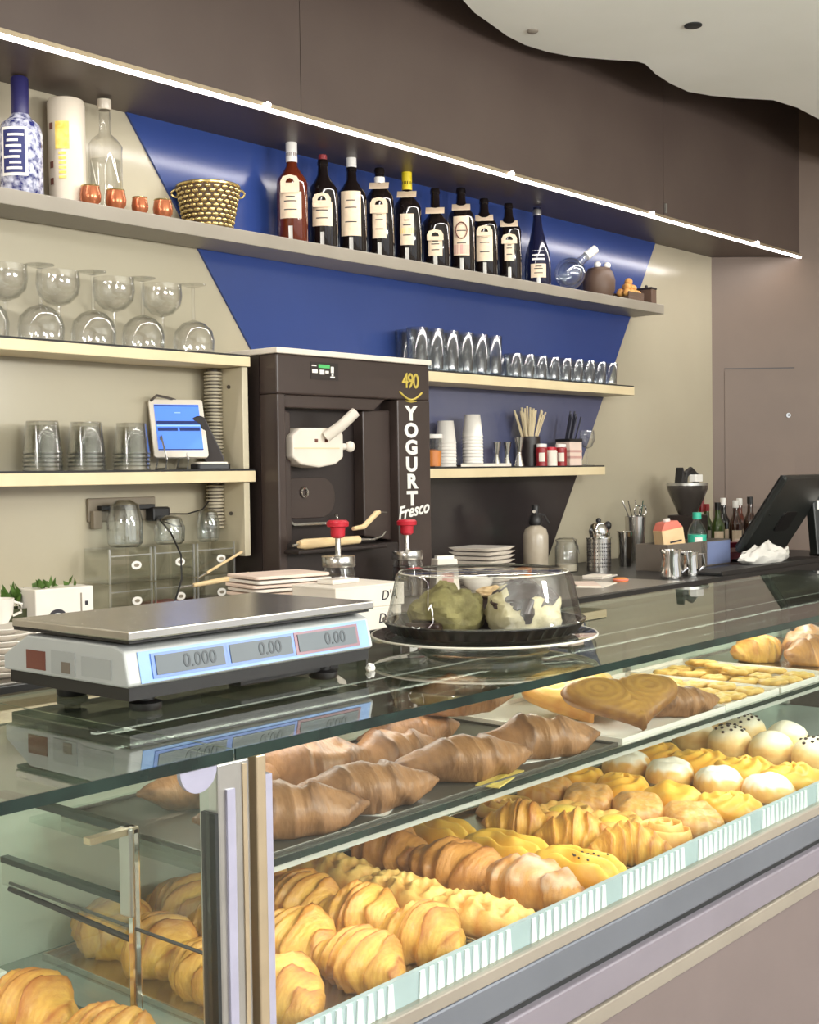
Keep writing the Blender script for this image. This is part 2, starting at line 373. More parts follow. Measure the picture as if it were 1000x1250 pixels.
# blue glass cladding and the dark cladding below it
tag(MB().prism([(3.02, 1.792), (4.919, 1.792), (4.698, 1.44), (3.02, 1.44)][::-1], YW - .008, YW + .0, 'y').build('trim_grey_panel', 'slate_glass'), 'glossy slate blue glass panel behind the jiggers', 'glass panel', kind=S)
tag(MB().prism([(2.325, 2.518), (5.378, 2.518), (4.9195, 1.7925), (2.845, 1.7925)][::-1], YW - .008, YW + .0, 'y').build('trim_blue_panel', 'blue_glass'), 'glossy cobalt blue glass panel with slanted sides behind the bottles', 'glass panel', kind=S)
tag(MB().prism([(3.02, 1.4392), (4.697, 1.4392), (4.44, 1.045), (3.02, 1.045)][::-1], YW - .008, YW + .0, 'y').build('trim_dark_panel', 'dark_glass'), 'charcoal panel behind the stacked plates', 'wall panel', kind=S)
# hatch in the brown wall
dr = thing('door_1', 'flush brown access hatch with a small round lock', 'hatch', (wall_pt(.05)[0], wall_pt(.05)[1], 1.3), kind=S)
ux = Vector((0.654, -0.756, 0)); un = Vector((-0.756, -0.654, 0))
def onwall(s, z, d): p = Vector((5.95, 3.10, 0)) + ux * s + un * d; return (p.x, p.y, z)
def wbox(s0, s1, z0, z1, d0, d1):
    vs = [onwall(s, z, d) for s in (s0, s1) for d in (d0, d1) for z in (z0, z1)]
    return MB().add(vs, [(0, 1, 3, 2), (4, 6, 7, 5), (0, 4, 5, 1), (2, 3, 7, 6), (0, 2, 6, 4), (1, 5, 7, 3)])
wbox(.062, .42, 1.25, 1.948, 0.0, .004).build('hatch_leaf', 'brown_wall', dr)
wbox(.062, .42, 1.9505, 1.956, 0.0, .0015).build('shadow_gap', 'machine_dark', dr)
lk = MB().tube([onwall(.385, 1.712, .002), onwall(.385, 1.712, .012)], .012, 16).build('lock', 'chrome', dr, smooth=True)
MB().tube([onwall(.387, 1.713, .010), onwall(.387, 1.713, .0135)], .005, 10).build('keyhole', 'black_plastic', lk)

# LED strip along the bulkhead
ls = thing('led_light_strip', 'long bright white LED strip under the brown bulkhead', 'light', (3, 2.745, 2.5))
MB().box(-1.4, 6.22, 2.742, 2.760, 2.511, 2.524).build('profile', 'alu_warm', ls)
MB().box(-1.4, 6.22, 2.741, 2.758, 2.504, 2.511).build('diffuser', 'led', ls)
for x in (2.56, 3.75, 4.74, 5.72): MB().ball((x, 2.738, 2.517), .010).build('connector', 'led', ls, smooth=True)
MB().box(4.873, 4.885, 2.75, 2.758, 2.54, 2.58).build('clip', 'alu', ls)
a_ = area('led_strip_light', (2.4, 2.75, 2.498), (0, 0, 0), 7.4, .03, 22, (1.0, .96, .92)); a_.parent = None

# globe pendants added out of frame to brighten the room and ceiling
k = 0
for x, y in ((.7, -1.0), (3.0, -.55), (1.2, -2.4), (4.0, -1.9), (5.0, -3.0), (-1.4, 1.0)):
    z = 2.15; zt = 2.95 if x > .5 else 3.4
    lm = thing('added_globe_pendant', ['added unseen globe pendant lamp nearest the scale', 'added unseen globe pendant lamp in front of the far case', 'added unseen globe pendant lamp behind the viewer at left', 'added unseen globe pendant lamp behind the viewer at right', 'added unseen globe pendant lamp towards the till', 'added unseen globe pendant lamp at the far left of the room'][k], 'pendant lamp', (x, y, z), group='added globe pendants', local=True)
    MB().ball((0, 0, 0), .15, n=24, m=14).build('globe', 'pane', lm, smooth=True)
    MB().ball((0, 0, 0), .03, n=16, m=10).build('bulb', 'globe', lm, smooth=True)
    MB().tube([(0, 0, .125), (0, 0, zt - z)], .004, 6).build('cord', 'black_plastic', lm)
    MB().lathe([(.05, zt - z - .02), (.05, zt - z)], 16).build('ceiling_rose', 'alu', lm, smooth=True)
    l = bpy.data.lights.new('added_pendant_light', 'POINT'); l.shadow_soft_size = .12; l.energy = 125; l.color = (1.0, .985, .96)
    lo = bpy.data.objects.new('added_pendant_light', l); COL.objects.link(lo); lo.location = (x, y, z); k += 1

# ------------------------------------------------------------------ shelves
ZU, ZM, ZL, ZC = 2.193, 1.815, 1.467, 1.045          # tops: upper, middle, lower shelf, back counter
YF = 2.93
def shelf(label, x0, x1, zt, th, m, matt=True):
    t = thing('wall_shelf', label, 'shelf', ((x0 + x1) / 2, YW, zt - th))
    MB().box(x0, x1, YF, YW - .009, zt - th, zt - (.006 if matt else 0)).build('board', m, t, bevel=.002)
    if matt: MB().box(x0, x1, YF + .004, YW - .009, zt - .006, zt).build('top_mat', 'black_mat', t)
    return t
shelf('long grey top shelf carrying the spirit bottles', 0.9, 5.17, ZU, .042, 'shelf_grey', False)
shelf('cream edged shelf carrying the stemmed glasses', 0.9, 2.648, ZM, .036, 'shelf_cream')
shelf('cream edged shelf carrying the tablet and plastic cups', 0.9, 2.662, ZL, .040, 'shelf_cream')
shelf('cream edged shelf carrying rows of drinking glasses', 3.435, 4.905, ZM, .042, 'shelf_cream')
shelf('cream edged shelf carrying jiggers and paper cups', 3.435, 4.66, ZL, .040, 'shelf_cream')
sp_ = thing('shelf_side_panel', 'cream upright side panel between the left shelves and the machine', 'side panel', (2.635, 3.0, ZC))
MB().box(2.622, 2.645, YF + .01, YW - .001, 1.20, 1.4265).build('lower_board', 'panel_cream', sp_, bevel=.002)
MB().box(2.622, 2.645, YF + .01, YW - .001, 1.4672, 1.778).build('upper_board', 'panel_cream', sp_, bevel=.002)
for z in (1.72, 1.33): MB().tube([(2.617, 3.0, z), (2.622, 3.0, z)], .006, 10).build('screw_cap', 'hose_dark', sp_)
def hose(label, z0, z1):
    t = thing('corrugated_hose', label, 'hose', (2.60, 3.05, z0), group='corrugated hoses', local=True)
    n = int((z1 - z0) / .0105); MB().lathe([(.021, 0), (.021, z1 - z0)], 16).build('core', 'hose_dark', t, smooth=True)
    me = MB().lathe([(.021, .0), (.028, .002), (.028, .0055), (.021, .0075)], 16).mesh('ring', 'hose', True)
    for i in range(n):
        r = bpy.data.objects.new('ring', me); COL.objects.link(r); r.parent = t; r.location = (0, 0, i * .0105)
hose('ribbed hose between the tablet and the machine', ZL, 1.778)
hose('ribbed hose below the tablet shelf', 1.285, 1.4265)

# ------------------------------------------------------------------ top shelf bottles and vessels
ANG = math.atan2(-.62, -.78)        # direction in which labels look
def wrap(r, z0, z1, half, ang=ANG, n=10, off=.0008, sx=1, sy=1):
    return MB().lathe([(r + off, z0), (r + off, z1)], n, a0=ang - half, a1=ang + half, sx=sx, sy=sy)
def bottle(name, label, x, y, z, prof, m, cap=None, capm=None, labels=(), tag_=None, grp=None, cat='bottle', sx=1, sy=1, n=24, rz=0):
    t = thing(name, label, cat, (x, y, z), rz, grp, local=True)
    MB().lathe(prof, n, sx=sx, sy=sy).build('body', m, t, smooth=True)
    if cap: MB().lathe(cap, 18).build('cap', capm, t, smooth=True)
    for r, z0, z1, half, lm in labels:
        o = wrap(r, z0, z1, half, sx=sx, sy=sy).build('label', lm, t, smooth=True)
        zc = (z0 + z1) / 2; h = z1 - z0
        if lm in ('label_cream', 'paper') and h > .05:
            for q in (.78, .62, .3): wrap(r, z0 + h * q, z0 + h * q + .0035, half * (.55 if q < .7 else .4), off=.0012).build('print_line', 'ink', o)
    if tag_:
        r, zz, tilt = tag_
        k = MB(); d = Vector((math.cos(ANG), math.sin(ANG), 0)); s = Vector((-d.y, d.x, 0))
        for a, b, c_, e in ((-1, 1, 0, 1),):
            p = []
            for u, hh, dd in ((-1, 0, r + .012), (1, 0, r + .012), (1, .03, .014), (-1, .03, .014)):
                q = d * dd + s * (u * .034) + Vector((0, 0, zz + hh)); p.append(q)
            p2 = [q + Vector((0, 0, .0015)) for q in p]
            k.add(p + p2, [(0, 3, 2, 1), (4, 5, 6, 7), (0, 1, 5, 4), (1, 2, 6, 5), (2, 3, 7, 6), (3, 0, 4, 7)])
        k.build('neck_tag', 'label_cream', t)
    return t
def wine(r, h, sh=.62, rn=.014):
    return [(0, 0), (r * .92, 0), (r, .006), (r, h * sh), (r * .93, h * (sh + .05)), (r * .62, h * (sh + .12)), (rn * 1.15, h * (sh + .19)), (rn, h * .93), (rn * 1.15, h * .935), (rn * 1.15, h * .97), (rn, h)]
def hang(t, r, z0, z1):        # white hanging price card with an arched hole
    d = Vector((math.cos(ANG), math.sin(ANG), 0)); s = Vector((-d.y, d.x, 0)); hw = .030; c = MB()
    def P(u, z, dd): q = d * (r + .003 + dd) + s * u; return (q.x, q.y, z)
    h = z1 - z0; ring = []
    o1 = [(-hw, z0), (hw, z0), (hw, z1 - .02), (hw * .75, z1 - .006), (0, z1), (-hw * .75, z1 - .006), (-hw, z1 - .02)]
    i1 = [(-hw * .45, z1 - .026), (hw * .45, z1 - .026), (hw * .45, z1 - .022), (hw * .3, z1 - .014), (0, z1 - .011), (-hw * .3, z1 - .014), (-hw * .45, z1 - .022)]
    n = 7; vs = [P(u, z, 0) for u, z in o1] + [P(u, z, 0) for u, z in i1] + [P(u, z, .0015) for u, z in o1] + [P(u, z, .0015) for u, z in i1]
    fs = []
    for i in range(n):
        j = (i + 1) % n; fs += [(i, j, n + j, n + i), (2 * n + i, 3 * n + i, 3 * n + j, 2 * n + j), (i, 2 * n + i, 2 * n + j, j)]
    return c.add(vs, fs).build('price_card', 'label_cream', t)
# gin-like patterned bottle, white ceramic bottle, clear square bottle
g = bottle('patterned_bottle', 'blue and white patterned spirit bottle with navy neck at the shelf end', 1.925, 3.02, ZU,
           [(0, 0), (.05, 0), (.056, .008), (.057, .17), (.05, .195), (.03, .212), (.022, .225)], 'bottle_blue',
           [(.0235, .21), (.0235, .315), (.021, .321), (0, .321)], 'cap_navy')
wrap(.057, .05, .178, .62, off=.0015).build('label_border', 'pure_white', g, smooth=True)
lb = wrap(.057, .058, .17, .5, off=.0025).build('label', 'ink_blue', g, smooth=True)
for q in range(7):
    wrap(.057, .066 + q * .0145, .0725 + q * .0145, .36 - .1 * (q % 2), ang=ANG + .1 * math.sin(q * 2.4), off=.0035).build('lettering', 'pure_white', lb, smooth=True)
g = bottle('ceramic_bottle', 'white ceramic bottle with yellow printed emblem beside the patterned bottle', 2.075, 3.03, ZU,
           [(0, 0), (.042, 0), (.05, .006), (.051, .28), (.048, .292), (.03, .30), (0, .301)], 'ceramic_white')
em = wrap(.051, .15, .225, .38, ang=ANG + .05).build('emblem', 'print_yellow', g, smooth=True)
for q in range(6): wrap(.051, .07 + q * .013, .077 + q * .013, .2, ang=ANG + .05).build('lettering', 'print_yellow', g, smooth=True)
for z in (.055, .205, .10): wrap(.051, z, z + .018, .14, ang=ANG - .62).build('leaf_print', 'print_brown', g, smooth=True)
g = thing('clear_bottle', 'clear square glass bottle with pale stopper beside copper cups', 'bottle', (2.195, 3.02, ZU), .35, local=True)
def sq(w, z, k=.25): return [(x, y, z) for x, y in rr(w, w, w * k, 3)]
def loft(rings):
    b = MB(); n = len(rings[0]); vs = [p for r in rings for p in r]
    fs = [(j * n + i, j * n + (i + 1) % n, (j + 1) * n + (i + 1) % n, (j + 1) * n + i) for j in range(len(rings) - 1) for i in range(n)]
    return b.add(vs, fs + [tuple(range(n - 1, -1, -1)), tuple((len(rings) - 1) * n + i for i in range(n))])
loft([sq(.07, 0), sq(.078, .006), sq(.08, .19), sq(.06, .207), sq(.034, .222, .4), sq(.03, .235, .45), sq(.03, .29, .45)]).build('body', 'clear_glass', g, smooth=True)
loft([sq(.066, .008), sq(.07, .014), sq(.07, .15)]).build('liquid', 'acrylic', g, smooth=True)
MB().lathe([(.018, .29), (.02, .295), (.02, .318), (0, .322)], 16).build('stopper', 'ceramic_white', g, smooth=True)
for i, (x, y, r, h) in enumerate(((2.096, 2.955, .029, .05), (2.180, 2.955, .029, .052), (2.262, 2.955, .024, .044), (2.345, 2.957, .029, .05))):
    t = thing('copper_cup', 'small copper cup on the top shelf, %s from the patterned bottle' % ORD[i], 'cup', (x, y, ZU), group='copper cups', local=True)
    MB().shell([(r * .72, 0), (r * .95, h * .25), (r, h * .5), (r * .85, h)], .002, 20).build('bowl', 'copper', t, smooth=True)
    MB().lathe([(r * .86, h - .002), (r * .9, h), (r * .86, h + .002)], 20).build('rim', 'gold_metal', t, smooth=True)
t = thing('small_yellow_box', 'tiny yellow box behind the copper cups', 'box', (2.12, 3.045, ZU), local=True)
MB().box(-.012, .012, -.01, .01, 0, .055).build('carton', 'cap_yellow', t, bevel=.001); MB().box(-.0125, .0125, -.0105, .0105, .04, .044).build('band', 'orange', t)
# woven metal basket
t = thing('woven_basket', 'gold woven metal basket with two ring handles', 'basket', (2.565, 3.015, ZU), local=True)
def br(z): return .066 + .026 * (z / .13)
MB().shell([(br(0), 0), (br(.13), .13)], .003, 28).build('lining', 'clay', t, smooth=True)
me = MB().ball((0, 0, 0), .0062, .0115, .0062, 8, 5).mesh('weave', 'gold_metal', True)
wv = MB()
for j in range(9):
    z = .010 + j * .0135; r = br(z) + .003; n = 22
    for i in range(n):
        a = 2 * PI * (i + .5 * (j % 2)) / n
        o = bpy.data.objects.new('weave', me); COL.objects.link(o); o.parent = t; o.location = (r * math.cos(a), r * math.sin(a), z); o.rotation_euler = (0, 0, a)
MB().tube([(br(.13) * math.cos(a) * 1.02, br(.13) * math.sin(a) * 1.02, .131) for a in [2 * PI * i / 28 for i in range(28)]], .005, 8, True).build('rim', 'gold_metal', t, smooth=True)
for sgn in (-1, 1):
    MB().tube([((br(.11) + .004 + .018 * math.sin(u)) * sgn * .75, -(br(.11) + .004 + .018 * math.sin(u)) * sgn * .66 + .0 + .0, .112 + .012 * math.cos(u)) for u in [PI * i / 8 for i in range(9)]], .0035, 6).build('handle', 'gold_metal', t, smooth=True)

B = 'spirit bottles on the top shelf'
def wb(i, label, x, h, r, m, cap, capm, labs, card=None, ntag=None, sh=.64):
    r *= 1.16; labs = [(a * 1.16, b, c, d, e) for a, b, c, d, e in labs]
    if ntag: ntag = (ntag[0] * 1.1, ntag[1], 0)
    pf = wine(r, h, sh, .016) if i < 9 else [(0, 0), (r * .92, 0), (r, .006), (r, h * .3), (r * .9, h * .42), (r * .62, h * .58), (r * .42, h * .72), (.017, h * .85), (.016, h)]
    t = bottle('spirit_bottle', label, x, 3.0, ZU, pf, m, cap, capm, labs, ntag, B)
    if card: hang(t, r, *card)
    # narrow silver strip low on the glass, on the label side
    wrap(r, .006, .05, .13, off=.0005).build('silver_strip', 'alu', t, smooth=True)
    return t
def capp(h0, h1, r=.0165): return [(r, h0), (r, h1 - .002), (r - .002, h1), (0, h1)]
wb(0, 'amber spirit bottle with tall white cap, first of the bottle row', 2.905, .30, .043, 'bottle_amber', capp(.262, .335, .0185), 'pure_white', [(.043, .075, .16, .75, 'label_cream')], (.155, .212))
wb(1, 'dark bottle with dull red cap beside the amber bottle', 3.048, .295, .041, 'bottle_black', capp(.25, .312, .0145), 'cap_red', [(.041, .07, .15, .75, 'label_cream')], (.13, .178))
wb(2, 'dark bottle with white cap and large plain cream label', 3.186, .30, .043, 'bottle_black', capp(.282, .335, .018), 'pure_white', [(.043, .055, .205, .72, 'label_cream')])
wb(3, 'dark bottle with white ringed neck between white capped and yellow capped bottles', 3.328, .315, .042, 'bottle_black', [(.0185, .262), (.0185, .283), (.012, .285)], 'pure_white', [(.042, .065, .165, .5, 'label_cream')], (.15, .205), (.042, .232, 0))
wb(4, 'dark bottle with bright yellow cap', 3.474, .30, .043, 'bottle_black', capp(.262, .333, .0185), 'cap_yellow', [(.043, .06, .17, .5, 'label_cream'), (.043, .10, .12, .52, 'print_yellow')], None, (.043, .225, 0))
wb(5, 'squat dark bottle with card label right of the yellow cap', 3.630, .292, .045, 'bottle_black', [(.015, .235), (.015, .29), (0, .292)], 'black_plastic', [(.045, .04, .105, .5, 'label_cream')], (.095, .135), (.045, .19, 0), .52)
wb(6, 'dark bottle with cream and pink round emblem label', 3.783, .318, .043, 'bottle_black', [(.0165, .262), (.0165, .272), (.012, .275)], 'pure_white', [(.043, .06, .205, .62, 'label_cream'), (.043, .065, .10, .6, 'label_pink')], None, (.043, .225, 0))
wb(7, 'dark bottle with cream cross shaped card label', 3.924, .30, .043, 'bottle_black', [(.019, .225), (.019, .24), (.012, .243)], 'pure_white', [(.043, .055, .165, .66, 'label_cream')], (.15, .19), (.043, .205, 0))
wb(8, 'dark bottle with small arched label, ninth of the bottle row', 4.082, .305, .042, 'bottle_black', [(.0155, .26), (.0155, .303), (0, .305)], 'black_plastic', [(.042, .075, .15, .4, 'label_cream')], (.14, .18), (.042, .205, 0))
t = wb(9, 'navy sloping champagne shaped bottle with silver top', 4.277, .318, .046, 'bottle_navy', [(.018, .285), (.018, .305), (.014, .315), (0, .317)], 'alu', [(.046, .03, .085, .6, 'label_cream')], None, None, .36)
for q in range(3): wrap(.0525 - q * .0035, .10 + q * .016, .107 + q * .016, .5, off=.001).build('stripe', 'pure_white', t, smooth=True)
tg = wb  # emblem ring on the seventh bottle
for o in list(bpy.data.objects):
    if o.get('label') == 'dark bottle with cream and pink round emblem label':
        d = Vector((math.cos(ANG), math.sin(ANG), 0)); s_ = Vector((-d.y, d.x, 0))
        MB().tube([tuple(d * .0525 + s_ * (.021 * math.cos(a)) + Vector((0, 0, .152 + .03 * math.sin(a)))) for a in [2 * PI * i / 20 for i in range(20)]], .0022, 6, True).build('emblem_ring', 'print_brown', o, smooth=True)
# tilted glass decanter, clay jar, nuts, little box
t = thing('glass_decanter', 'round clear glass decanter lying tilted with a white spout', 'decanter', (4.51, 3.0, ZU), local=True)
MB().ball((0, 0, .078), .066, .066, .066, 20, 12).build('globe', 'clear_glass_blue', t, smooth=True)
MB().ball((0, 0, .078), .052, .052, .050, 16, 10).build('inner_globe', 'clear_glass_blue', t, smooth=True)
MB().tube([(.03, -.02, .12), (.075, -.05, .165)], [.02, .015], 14).build('neck', 'clear_glass_blue', t, smooth=True)
MB().tube([(.062, -.042, .153), (.098, -.066, .185)], [.0185, .0175], 14).build('spout', 'pure_white', t, smooth=True)
MB().lathe([(.035, 0), (.03, .006), (.014, .012), (.014, .02)], 16).build('foot', 'clear_glass_blue', t, smooth=True)
t = thing('clay_jar', 'brown clay jar with white lid knobs beside the decanter', 'jar', (4.735, 3.0, ZU), local=True)
MB().lathe([(0, 0), (.055, 0), (.068, .03), (.07, .07), (.06, .105), (.055, .112), (0, .113)], 24).build('body', 'clay', t, smooth=True)
MB().lathe([(.05, .113), (.05, .122), (.03, .128), (0, .128)], 20).build('lid', 'clay', t, smooth=True)
for dx, dy in ((-.028, -.01), (.022, -.028)): MB().ball((dx, dy, .136), .016, .016, .014, 10, 6).build('lid_knob', 'pure_white', t, smooth=True)
t = thing('wooden_tray', 'small dark wooden tray holding walnuts', 'tray', (4.98, 3.0, ZU), local=True)
MB().box(-.075, .055, -.045, .045, 0, .02).build('base', 'clay', t, bevel=.002)
for y0, y1 in ((-.045, -.041), (.041, .045)): MB().box(-.075, .055, y0, y1, .02, .04).build('side', 'clay', t)
nut = None
sp = [(-.055, -.022, 0), (-.02, -.024, 0), (.016, -.022, 0), (.04, -.018, 0), (-.05, .012, 0), (-.012, .014, 0), (.025, .014, 0), (-.035, -.012, 1), (.0, -.01, 1), (.028, -.004, 1), (-.015, .008, 1), (-.008, -.004, 2)]
for i, (dx, dy, l_) in enumerate(sp):
    lab = 'orange brown walnut in the small wooden tray'
    b = MB().ball((0, 0, 0), .019, .017, .018, 12, 8)
    b.v = [tuple(Vector(p) * (1 + .12 * noise.noise(Vector(p) * 90 + Vector((i, 0, 0))))) for p in b.v]
    if nut is None: nut = b.mesh('walnut', 'nut', True)
    o = bpy.data.objects.new('walnut', nut); COL.objects.link(o); o.location = (4.98 + dx, 3.0 + dy, ZU + .038 + l_ * .026); o.rotation_euler = (i, i * 2, i * .7); tag(o, lab, 'nut', 'walnuts in the tray')
t = thing('small_wooden_box', 'small dark wooden box at the right end of the top shelf', 'box', (5.115, 2.99, ZU), local=True)
MB().box(-.022, .022, -.04, .04, 0, .066).build('body', 'clay', t, bevel=.002); MB().box(-.024, .024, -.042, .042, .066, .076).build('lid', 'machine_dark', t, bevel=.002)
MB().ball((0, -.0, .082), .008).build('knob', 'machine_dark', t, smooth=True)

# ------------------------------------------------------------------ stemmed glasses
def coupe(label, x, y, inv, r=.06, h=.2, m='clear_glass', grp='coupe glasses'):
    t = thing('coupe_glass', label, 'glass', (x, y, ZM), 0, grp, local=True)
    bp = [(.006, h * .52), (r * .55, h * .57), (r * .9, h * .68), (r, h * .82), (r * .96, h)]
    bowl = MB().lathe([(.0, h * .52)] + bp + [(rr_ - .0025, z) for rr_, z in reversed(bp[1:])] + [(0, h * .54)], 28)
    st = MB().lathe([(.0055, h * .05), (.004, h * .25), (.0055, h * .52)], 10)
    ft = MB().lathe([(0, 0), (r * .62, 0), (r * .62, .002), (.008, h * .05), (0, h * .05)], 24)
    for b, nm in ((bowl, 'bowl'), (st, 'stem'), (ft, 'foot')):
        if inv: b.v = [(x_, -y_, h - z_) for x_, y_, z_ in b.v]
        b.build(nm, m, t, smooth=True)
    return t
c0 = coupe('upright coupe glass in the back row, first from the left edge', 1.876, 3.035, False)
for i, x in enumerate((2.04, 2.225, 2.397)): dup(c0, (x, 3.035, ZM), 0, 'upright coupe glass in the back row, %s from the left edge' % ORD[i + 1])
c1 = coupe('upside down coupe glass in the front row, first from the left edge', 1.79, 2.995, True, .062, .205)
for i, x in enumerate((1.957, 2.125, 2.295, 2.482)): dup(c1, (x, 2.995, ZM), 0, 'upside down coupe glass in the front row, %s from the left edge' % ORD[i + 1])

# ------------------------------------------------------------------ plastic cups, tablet, handset
cupm = MB().shell([(.0, .003), (.047, 0), (.045, .035), (.04, .092), (.040, .095)][1:], .0015, 24)
cupm.v = [(x, -y, .095 - z) for x, y, z in cupm.v]
cupm = None
def cup_inv():
    b = MB().lathe([(.0535, 0), (.0535, .004), (.0515, .006), (.043, .085), (.041, .089), (.0, .089), (.0, .087), (.040, .087), (.0495, .006), (.052, 0)], 24); return b.mesh('plastic_cup', 'cup_glass', True)
cm = cup_inv()
for s_, x in enumerate((1.96, 2.10, 2.253)):
    for i in range(5):
        o = bpy.data.objects.new('plastic_cup', cm); COL.objects.link(o); o.location = (x, 3.005, ZL + i * .0115)
        tag(o, 'upside down clear plastic cup, %s from the bottom of the %s stack' % (ORD[i], ['left', 'middle', 'right'][s_]), 'cup', 'stacked plastic cups')
t = thing('tablet_stand', 'white framed tablet with a blue screen on a wire stand', 'tablet', (2.44, 3.03, ZL), local=True)
tm = Matrix.Translation((-.01, -.03, .035)) @ Matrix.Rotation(-.42, 4, 'Z') @ Matrix.Rotation(-.34, 4, 'X')
MB().prism(rr(.165, .185, .008), -.006, .006, 'y').xf(tm @ Matrix.Translation((0, 0, .0925))).build('frame', 'white_plastic', t, bevel=.001)
sc = MB().box(-.068, .068, -.008, -.0061, .022, .168).xf(tm).build('screen', 'screen_blue', t)
for z0, z1, mm, x0, x1 in ((.162, .166, 'screen_dark', -.068, .068), (.105, .115, 'screen_dark', -.066, .066), (.098, .102, 'screen_pale', -.066, .066), (.083, .094, 'screen_dark', -.064, -.004), (.083, .094, 'screen_dark', .002, .064), (.022, .025, 'screen_dark', -.068, .068), (.14, .143, 'screen_pale', -.008, .01)):
    MB().box(x0, x1, -.0086, -.008, z0, z1).xf(tm).build('screen_row', mm, sc)
for dx in (-.05, .03): MB().tube([(dx - .01, .03, .003), (dx - .03, -.045, .004), (dx - .03, -.05, .03), (dx - .01, .0, .10), (dx, .04, .003)], .003, 6).build('stand_wire', 'alu', t, smooth=True)
MB().tube([(-.08, .02, .205), (-.05, .03, .222), (-.01, .025, .215), (.02, .03, .21)], .004, 6).build('cable', 'hose_dark', t, smooth=True)
t = thing('phone_handset', 'dark cordless phone handset leaning in its charging cradle', 'phone', (2.52, 2.975, ZL), local=True)
hm = Matrix.Translation((.028, -.0, .01)) @ Matrix.Rotation(-.7, 4, 'Z') @ Matrix.Rotation(-.42, 4, 'Y')
MB().prism(rr(.056, .168, .024, 6), -.013, .013, 'y').xf(hm @ Matrix.Translation((0, 0, .078))).build('handset', 'machine_dark', t, bevel=.003)
MB().prism(rr(.11, .062, .012), 0, .016).xf(Matrix.Rotation(-.3, 4, 'Z')).build('cradle', 'black_plastic', t, bevel=.002)
MB().prism(rr(.10, .052, .012), .016, .022).xf(Matrix.Rotation(-.3, 4, 'Z')).build('cradle_top', 'white_plastic', t, bevel=.001)
MB().prism(rr(.02, .012, .004), .012, .0135, 'y').xf(hm @ Matrix.Rotation(PI, 4, 'Z') @ Matrix.Translation((0, 0, .12))).build('earpiece', 'black_plastic', t)
# outlet and its leads
t = thing('power_outlet', 'grey wall outlet box with a black plug and loose leads', 'outlet', (2.27, YW - .03, 1.30))
MB().box(2.16, 2.40, YW - .012, YW, 1.318, 1.388).build('plate', 'plug_grey', t, bevel=.004)
MB().box(2.19, 2.38, YW - .035, YW - .012, 1.352, 1.366).build('cover_flap', 'black_plastic', t, bevel=.002)
MB().box(2.165, 2.195, YW - .03, YW - .012, 1.30, 1.352).build('bracket', 'plug_grey', t, bevel=.003)
pg = MB().box(2.36, 2.425, YW - .05, YW - .012, 1.315, 1.357).build('plug', 'black_plastic', t, bevel=.006)
MB().tube([(2.42, 3.06, 1.335), (2.48, 3.04, 1.333), (2.54, 3.04, 1.345), (2.575, 3.05, 1.37), (2.58, 3.06, 1.42)], .0025, 6).build('lead', 'black_plastic', t, smooth=True)
MB().tube([(2.385, 3.05, 1.318), (2.37, 2.98, 1.28), (2.36, 2.925, 1.22), (2.345, 2.905, 1.15), (2.29, 2.88, 1.07), (2.2, 2.85, 1.075), (2.09, 2.8, 1.052)], .003, 6).build('lead', 'black_plastic', t, smooth=True)
MB().tube([(2.39, 3.05, 1.315), (2.43, 3.03, 1.298), (2.46, 3.03, 1.297)], .0025, 6).build('lead', 'black_plastic', t, smooth=True)

# ------------------------------------------------------------------ drinking glasses on the right middle shelf
def tumbler_mesh(r, h, rb=None, facets=0):
    rb = rb or r * .86; n = facets or 24
    b = MB().lathe([(0, 0), (rb, 0), (rb + (r - rb) * .1, h * .06), (r, h), (r - .002, h), (rb - .001, h * .1), (0, h * .09)], n)
    return b.mesh('tumbler', 'tumbler_glass', True)
tall = tumbler_mesh(.040, .150, .036, 20); short = tumbler_mesh(.036, .092, .032, 16)
names = []
i = 0
for row, y in ((0, 2.975), (1, 3.055)):
    for q in range(6):
        o = bpy.data.objects.new('highball_glass', tall); COL.objects.link(o); o.location = (3.49 + q * .088 + row * .03, y, ZM)
        tag(o, 'tall clear highball glass, %s from the machine in the %s row' % (ORD[q], ['front', 'back'][row]), 'glass', 'tall highball glasses')
for row, y in ((0, 2.972), (1, 3.05)):
    for q in range(9):
        o = bpy.data.objects.new('short_tumbler', short); COL.objects.link(o); o.location = (4.06 + q * .088 + row * .03, y, ZM)
        tag(o, 'short clear tumbler, %s from the highball glasses in the %s row' % (ORD[q], ['front', 'back'][row]), 'glass', 'short tumblers')

# ------------------------------------------------------------------ right lower shelf
t = thing('snack_tub', 'clear plastic tub of orange snacks with a white lid', 'tub', (3.605, 3.01, ZL), local=True)
MB().shell([(.034, 0), (.038, .105)], .0015, 20).build('tub', 'acrylic', t, smooth=True)
MB().lathe([(0, .003), (.033, .003), (.036, .06), (0, .066)], 18).build('snacks', 'orange', t, smooth=True)
MB().lathe([(.04, .105), (.04, .12), (0, .122)], 20).build('lid', 'cup_white', t, smooth=True)
def pcup(): return MB().lathe([(.04, 0), (.041, .003), (.039, .005), (.030, .085), (0, .086), (0, .084), (.0285, .083), (.0375, .003)], 22).mesh('paper_cup', 'cup_white', True)
pm = pcup()
for s_, (x, y, n) in enumerate(((3.71, 3.03, 8), (3.835, 3.0, 10))):
    for i in range(n):
        o = bpy.data.objects.new('paper_cup', pm); COL.objects.link(o); o.location = (x, y, ZL + .0 + i * .0125)
        tag(o, 'upside down white paper cup, %s from the bottom of the %s stack' % (ORD[i], ['shorter', 'taller'][s_]), 'cup', 'stacked paper cups')
t = thing('serving_tray', 'thin black tray with a white rim beneath the paper cups', 'tray', (3.84, 2.955, ZL), local=True)
